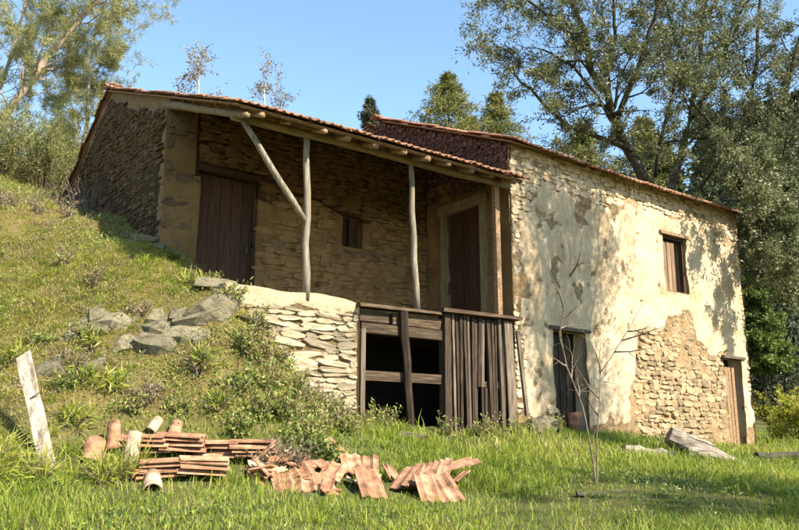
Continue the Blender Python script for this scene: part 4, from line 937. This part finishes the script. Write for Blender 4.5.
# half-round tiles and pieces
def half_round(name, mat, L, r0, r1, full=False):
    mb = MB(); k = 11 if not full else 15; arc = math.pi * (1.05 if not full else 1.75)
    ys = [0, .05, .055, .10, .105, L * .5, L]; rs = [r0, r0, r0 * .96, r0 * .96, r0, r0 + (r1 - r0) * .5, r1]
    m = len(ys)
    for t_ in (0, 1):
        for yy, rr in zip(ys, rs):
            for j in range(k):
                t = -arc / 2 + arc * j / (k - 1) + math.pi / 2; q = rr - .014 * t_; mb.v.append((math.cos(t) * q, yy, math.sin(t) * q))
    o = m * k
    for i in range(m - 1):
        for j in range(k - 1):
            a = i * k + j; mb.f.append((a, a + k, a + k + 1, a + 1)); mb.f.append((o + a, o + a + 1, o + a + k + 1, o + a + k))
    for j in range(k - 1): mb.f.append((j, j + 1, o + j + 1, o + j)); a = (m - 1) * k + j; mb.f.append((a, o + a, o + a + 1, a + 1))
    for i in range(m - 1):
        a = i * k; mb.f.append((a, o + a, o + a + k, a + k)); a = i * k + k - 1; mb.f.append((a, a + k, o + a + k, o + a))
    return mb.mesh(name, mat, True)
def prop(name, me, x, y, dz, rot, label, cat, group=None, sc=(1, 1, 1)):
    return tag(link(name, me, None, (x, y, gz(x, y) + dz), rot, sc), label, cat, group)
prop('terracotta_pipe', half_round('terracotta_pipe', M['tile'], .30, .11, .10, True), -2.74, 7.36, -.04, (.95, .15, .25), 'ribbed orange terracotta pipe leaning in the grass near the white board', 'pipe', None, (.88, .85, .88))
HR = half_round('half_round_tile', M['tile_loose'], .40, .10, .08); HC_ = half_round('half_round_tile', M['tile_cream'], .38, .085, .07)
prop('half_round_tile', HR, -2.60, 7.58, .0, (1.25, -.35, -.35), 'brown half-round ridge tile propped upright beside the ribbed pipe', 'ridge tile', None, (.8, .75, .8))
prop('half_round_tile', HC_, -2.42, 7.44, -.04, (1.30, .1, .15), 'cream half-round ridge tile standing between pipe and tile stacks', 'ridge tile', None, (.85, .85, .85))
prop('half_round_tile', HC_, -2.03, 6.90, .0, (.35, .1, .35), 'cream half-round ridge tile fallen in the grass below the stacks', 'ridge tile')
prop('half_round_tile', HR, -2.20, 7.12, .02, (.2, .2, .5), 'orange half-round ridge tile lying under the upper tile stack', 'ridge tile', None, (.8, .6, .8))
for i, (x, y) in enumerate([(-2.40, 7.95), (-2.18, 7.98)]):
    prop('tile_shard', HC_ if i == 0 else HR, x, y, .02, (.9, .4, .5 * i), ('cream broken tile shard behind the upper stack', 'orange broken tile shard behind the upper stack')[i], 'tile shard', None, (.7, .45, .7))
# white board leaning on the bank
mb = MB(); k = 9
for i in range(k + 1):
    t = i / k; w = .064 + .010 * nz(t * 4, 1, 1); sh = .008 * nz(t * 3, 5, 1)
    for (x_, y_) in ((-w + sh, -.014), (w + sh, -.014), (w + sh, .014), (-w + sh, .014)): mb.v.append((x_, y_, t * 1.22 - .12 + (.03 * (x_ > 0) if i == k else 0)))
for i in range(k):
    for j in range(4): a = i * 4; mb.f.append((a + j, a + (j + 1) % 4, a + 4 + (j + 1) % 4, a + 4 + j))
mb.f += [(3, 2, 1, 0), (4 * k, 4 * k + 1, 4 * k + 2, 4 * k + 3)]
wb = prop('white_board', mb.mesh('board', M['white_paint']), -3.0, 7.12, .0, (-.30, -.40, .08), 'peeling white painted board leaning against the grassy bank', 'board')
nm = MB().tube([(-.02, -.014, .66), (.09, -.05, .67)], [.006, .004], 5).build('nail', M['wood_black'], wb)
# old logs before the wall
def log(label, p, q, r0, r1, seed, group, split=True):
    random.seed(seed); p, q = Vector(p), Vector(q); z0 = gz(p.x, p.y); q.z += gz(q.x, q.y); p.z += z0
    pts = log_pts(p, q, 7, .02); mb = MB().tube(pts, [r0 + (r1 - r0) * i / 7 for i in range(8)], 9, .16)
    e = empty('log', (p.x, p.y, z0)); tag(e, label, 'log', group); o = mb.build('trunk', M['bark'] if 'mossy' in label else M['log'], e); o.location = (-p.x, -p.y, -z0)
    if split:
        m2 = MB().tube([v + Vector((.03, -.02, r0 * .75)) for v in pts[1:6]], [.03, .045, .05, .045, .02], 5, .2); o = m2.build('splinter', M['log'], e); o.location = (-p.x, -p.y, -z0)
    return e
log('split grey log lying with its raised end by the plastered wall', (4.15, 12.75, .28), (5.05, 12.75, .03), .15, .10, 1, 'weathered logs')
log('thin grey log lying under the split log', (4.35, 12.55, .10), (5.20, 12.35, .04), .09, .06, 2, 'weathered logs', False)
log('low mossy log on the grass past the far door', (5.9, 13.75, .04), (7.3, 14.25, .05), .07, .06, 3, 'weathered logs', False)
log('flat old timber sunk in grass before the bare stone patch', (3.15, 11.7, .03), (4.0, 12.1, .05), .07, .05, 4, 'weathered logs', False)
random.seed(99)
# rusty can at the near door
x, y = to_world(1.12, -.14); mb = MB(); rs = [.10, .10, .105, .10, .10, .105, .10]; mb.tube([(0, 0, z_) for z_ in (-.05, .08, .09, .10, .2, .21, .30)], rs, 14, 0)
prop('rusty_can', mb.mesh('rusty_can', M['tile_old'], True), x, y, .0, (.03, .02, 0), 'rust brown drum at the foot of the rotten door', 'drum')

# ------------------------------------------------------------------ plants, grass, undergrowth
def scatter(n, x0, x1, y0, y1, dens=None, fr=.72):
    x = rng.uniform(x0, x1, n); y = np.sqrt(rng.uniform(0, 1, n)) * (y1 - y0) + y0 if False else rng.uniform(y0, y1, n)
    k = (np.abs(x) < fr * y + .6) & ~house_mask(x, y, -.03)
    x, y = x[k], y[k]
    if dens is not None:
        d = rng.random(len(x)) < dens(x, y); x, y = x[d], y[d]
    return x, y
def tile_zone(x, y):   # thin the grass where tiles, logs and trodden ground lie
    d = np.ones_like(x)
    for (cx, cy, rx, ry) in [(-2.1, 7.62, .36, .32), (-1.85, 7.2, .36, .3), (-1.48, 7.75, .36, .3), (-.78, 7.5, .5, .36), (.25, 7.85, .45, .5)]:
        d *= np.where(((x - cx) / rx) ** 2 + ((y - cy) / ry) ** 2 < 1, .5, 1)
    return d
def lawn_d(x, y): return (1 - bank(x, y)) * np.clip(9.5 / np.maximum(y, 5), .22, 1) ** 1.3 * tile_zone(x, y) * np.clip(.72 + .6 * fbm(x, y, 1.6, 9), .12, 1)
x, y = scatter(480000, -7, 14, 3.6, 22, lawn_d); n = len(x); z = ground_z(x, y)
far = np.clip(y / 8, .8, 2.2); patchy = fbm(x, y, 1.3, 12)
L = rng.uniform(.04, .13, n) * np.where(rng.random(n) < .02, 1.9, 1) * (1 + .75 * np.clip(fbm(x, y, 1.1, 14), -.6, 1.2)); az = rng.uniform(0, 6.28, n); ln = rng.uniform(.1, .9, n)
lean = np.stack([np.cos(az) * ln, np.sin(az) * ln, -.15 * ln], 1)
sh = np.clip(rng.normal(.36, .14, n) + .14 * patchy + np.where(rng.random(n) < .08, .45, 0), 0, 1)
tag(link('grass', blade_mesh('grass', np.stack([x, y, z - .01], 1), L, rng.uniform(.005, .009, n) * far, lean, M['grass'], sh)), 'short bright green lawn grass sloping up to the house', 'grass', kind='stuff')
NL = n
# dry and green grass of the bank, in tufts
def tufts(name, label, nc, per, box, dens, rad, hl, mean, sd_, zone, lean_s=1.0):
    cx, cy = scatter(nc, *box, dens); k = len(cx); per_i = rng.integers(max(3, per // 3), per * 2, k); idx = np.repeat(np.arange(k), per_i); n = len(idx)
    a = rng.uniform(0, 6.28, n); q = np.sqrt(rng.random(n)); rr_ = rng.uniform(*rad, k)[idx] * q
    x = cx[idx] + np.cos(a) * rr_; y = cy[idx] + np.sin(a) * rr_; z = ground_z(x, y)
    h = (rng.uniform(hl[0], hl[1], k) * np.clip(1 + .6 * fbm(cx, cy, 1.5, zone), .4, 2))[idx] * rng.uniform(.5, 1.15, n); ln = (q * .9 + rng.uniform(0, .35, n)) * lean_s
    lean = np.stack([np.cos(a) * ln, np.sin(a) * ln - .12, -.25 * ln], 1)
    sh = np.clip((rng.normal(mean, sd_, k) + .20 * fbm(cx, cy, 1.1, zone + 1))[idx] + rng.normal(0, .08, n), 0, 1)
    return tag(link(name, blade_mesh(name, np.stack([x, y, z - .012], 1), h, rng.uniform(.005, .009, n), lean, M['grass'], sh)), label, 'grass', kind='stuff'), n
def bank_d(x, y): return bank(x, y) * np.clip(.5 + .75 * fbm(x, y, 1.4, 21), .06, 1) * np.clip(11 / np.maximum(y, 6), .3, 1) * np.clip(1 - np.exp(-(((x + 2.95) / .8) ** 2 + ((y - 9.2) / .28) ** 2)) * .45, 0, 1)
_, n = tufts('bank_grass', 'patchy dry and green grass tufts on the mossy bank', 30000, 14, (-10, 1.0, 6.6, 16.5), bank_d, (.02, .075), (.05, .15), .64, .20, 22, 1.2)
tufts('bank_thatch', 'short matted straw and moss between the tufts of the bank', 22000, 6, (-7.2, .6, 6.8, 12.3), lambda x, y: bank(x, y) * np.clip(1 - np.exp(-(((x + 2.95) / .8) ** 2 + ((y - 9.2) / .28) ** 2)) * .35, 0, 1), (.02, .06), (.025, .07), .68, .22, 71, 1.9)
tufts('lawn_tufts', 'taller clumps of green grass in the lawn', 9000, 18, (-6, 10, 3.8, 16), lambda x, y: (1 - bank(x, y)) * np.clip(.2 + .9 * fbm(x, y, 1.2, 61), 0, 1) * np.clip(8 / y, .25, 1) * tile_zone(x, y), (.02, .06), (.09, .19), .33, .10, 60, .8)
# low leafy undergrowth: clumps of small leaves
def under_d(x, y): return bank(x, y) * np.clip(.3 + .9 * fbm(x, y, 2.1, 31), .05, 1)
def clumps(nc, per, x0, x1, y0, y1, dens, size, leaf, name, label, mat, mean):
    cx, cy = scatter(nc, x0, x1, y0, y1, dens); k = len(cx); s = rng.uniform(size[0], size[1], k)
    idx = np.repeat(np.arange(k), per); n = len(idx); off = rng.normal(size=(n, 3)) * .45; off[:, 2] = np.abs(off[:, 2]) * .9
    x = cx[idx] + off[:, 0] * s[idx]; y = cy[idx] + off[:, 1] * s[idx]; z = ground_z(x, y) + off[:, 2] * s[idx] * .7
    P = np.stack([x, y, z], 1); D = unit(off + np.array([0, 0, .35])) + rng.normal(size=P.shape) * .5
    tone = rng.normal(mean, .16, k)[idx]
    V = leaf_arrays(P, D, rng.uniform(leaf * .6, leaf * 1.4, n), rng.uniform(leaf * .25, leaf * .5, n))
    return tag(link(name, leaf_mesh(name, V, mat, np.clip(tone + rng.normal(0, .12, n), 0, 1))), label, 'undergrowth', kind='stuff')
clumps(16000, 18, -12, .6, 6.6, 17, under_d, (.06, .22), .04, 'undergrowth', 'mossy leafy ground cover over the bank', M['weed'], .42)
clumps(9000, 18, -12, .6, 6.6, 16, lambda x, y: bank(x, y) * np.clip(.35 + .9 * fbm(x, y, 1.8, 41), 0, 1), (.06, .2), .032, 'leaf_litter', 'brown dead leaves and stalks strewn over the bank', M['dry_leaf'], .5)
def foot_d(x, y):
    a, b = to_local(x, y); return np.where((b < -.02) & (b > -.55) & (a > -3.2) & (a < 7.5), .75, 0) + np.where((x > -3.4) & (x < .6) & (np.abs(y - 8.15 - .25 * (x + 1)) < .6), .35, 0)
clumps(2600, 18, -4, 9, 6.8, 18, foot_d, (.05, .15), .045, 'weeds', 'leafy weeds along the house foot and behind the tile stacks', M['weed'], .22)
clumps(9000, 12, -6, 9, 3.8, 15, lambda x, y: (1 - bank(x, y)) * np.clip(.1 + .9 * fbm(x, y, 1.9, 51), 0, 1) * np.clip(9 / y, .3, 1), (.05, .13), .04, 'lawn_weeds', 'broad-leaved weeds scattered through the lawn', M['weed'], .25)
# bracken and tall weeds that can be told apart
def weed_plant(x, y, h, w, n, mat, label, group, seed, ln=.06, wd=.025, per=9, cat='weed', lean=(0, 0)):
    r = random.Random(seed); z0 = gz(x, y); mb, tw = MB(), []
    for i in range(n):
        a = r.uniform(0, 6.28); q = r.uniform(.2, 1); d = Vector((math.cos(a) * q * w / h + lean[0], math.sin(a) * q * w / h + lean[1], 1)).normalized(); p = Vector((x + r.gauss(0, .03), y + r.gauss(0, .03), z0 - .02)); pts = [p]; L = h * r.uniform(.55, 1.05)
        for k in range(4): d = (d + rand_perp(d, r) * .2 + Vector((0, 0, -.08))).normalized(); p = p + d * L / 4; pts.append(p)
        mb.tube(pts, [.005, .0045, .004, .003, .002], 3, 0, False); tw.append(pts)
    return tree('weed_plant', label, (x, y, z0), mb, leaves_on(tw, per, ln, wd, .02, mat, 'leaves'), M['twig_dark'], group, cat, 'leaves', 'stems')
rb = random.Random(77); k = 0
while k < 34:
    x, y = rb.uniform(-6.5, -.9), rb.uniform(7.9, 12.5); bk_ = float(bank(np.array([x]), np.array([y]))[0])
    if bk_ < .6 or abs(x) > .62 * y or bool(house_mask(np.array([x]), np.array([y]), -.3)[0]): continue
    if k % 3 == 0: weed_plant(x, y, rb.uniform(.16, .34), .26, 14, M['weed'], 'small leafy plant among the dry grass of the bank', 'leafy plants over the bank', 500 + k, .05, .02, 6)
    else: weed_plant(x, y, rb.uniform(.18, .42), .30, 13, M['dry_leaf'], 'dead brown weed standing in the dry grass of the bank', 'dead weeds over the bank', 500 + k, .05, .016, 4)
    k += 1
for i, (x, y, h) in enumerate([(-1.35, 9.45, .34), (-1.1, 9.5, .32), (-.9, 9.45, .36), (-.78, 9.75, .34), (-1.6, 9.3, .30), (-.7, 9.6, .28)]):
    weed_plant(x, y, h, .34, 18, M['dry_leaf'] if i % 2 else M['weed'], ('tangled green weed against the face of the pale terrace wall', 'tangled brown dead weed against the face of the pale terrace wall')[i % 2], 'tangled weeds at the terrace wall', 560 + i, .055, .018, 7)
WG = 'leafy weeds on the bank'
for i, (x, y, h) in enumerate([(-1.7, 8.7, .4), (-1.0, 8.35, .36), (-1.6, 8.25, .34), (-1.25, 8.75, .48), (-1.05, 8.95, .42), (-1.42, 8.95, .45), (-.98, 8.65, .35), (-1.55, 9.15, .40), (-1.20, 9.25, .38), (-1.75, 9.05, .35), (-1.40, 8.6, .40), (-.85, 9.15, .30), (-1.95, 9.3, .32), (-.62, 9.35, .3)]):
    weed_plant(x, y, h, .28, 16, M['weed'], 'tall leafy green weed on the bank below the pale terrace wall', WG, 200 + i, .06, .022, 8)
for i, (x, y) in enumerate([(-2.14, 8.72), (-3.22, 8.35), (-3.1, 7.75), (-2.5, 9.75), (-3.35, 8.85), (-1.85, 8.45), (-4.0, 8.4), (-2.9, 8.3)]):
    weed_plant(x, y, .22, .26, 16, M['grass'], 'spiky green rosette growing on the bank', 'rosettes on the bank', 230 + i, .15, .018, 2.2)
for i, (x, y) in enumerate([(-2.3, 10.2), (-2.55, 10.35), (-2.15, 9.9), (-3.05, 10.5)]):
    weed_plant(x, y, .16, .22, 14, M['bright_leaf'], 'low bright green plant by the threshold of the dark plank door', 'plants by the dark door', 250 + i, .05, .03, 7)
for i, (x, y) in enumerate([(-1.18, 7.95), (-1.05, 7.8), (-1.28, 7.75), (-.98, 7.98)]):
    weed_plant(x, y, .30, .22, 15, M['dry_leaf'], 'dry brown weed between the tile heaps', 'dry weeds among the tiles', 260 + i, .045, .02, 5)
for i, (x, y) in enumerate([(-.82, 8.25), (-.70, 8.12)]):
    weed_plant(x, y, .30, .2, 12, M['bright_leaf'], 'fresh green weed beside the propped orange tile', 'green weeds by the propped tile', 270 + i, .075, .035, 6)
for i, (a, b_) in enumerate([(-2.75, -.2), (-2.55, -.25), (-1.55, -.2), (-.75, -.25), (-.3, -.3), (-1.0, -.3), (.55, -.3)]):
    x, y = to_world(a, b_); weed_plant(x, y, .35, .2, 10, M['weed'], 'spindly weed growing at the foot of the stall front', 'weeds at the stall front', 280 + i, .05, .018, 6)
for i, (x, y) in enumerate([(-2.35, 7.2), (-2.9, 6.8), (-3.2, 6.6), (-2.5, 7.0), (-3.35, 7.0)]):
    weed_plant(x, y, .28, .25, 22, M['grass'], 'long-bladed grass tuft by the white board and ribbed pipe', 'long grass tufts', 300 + i, .20, .010, 3)
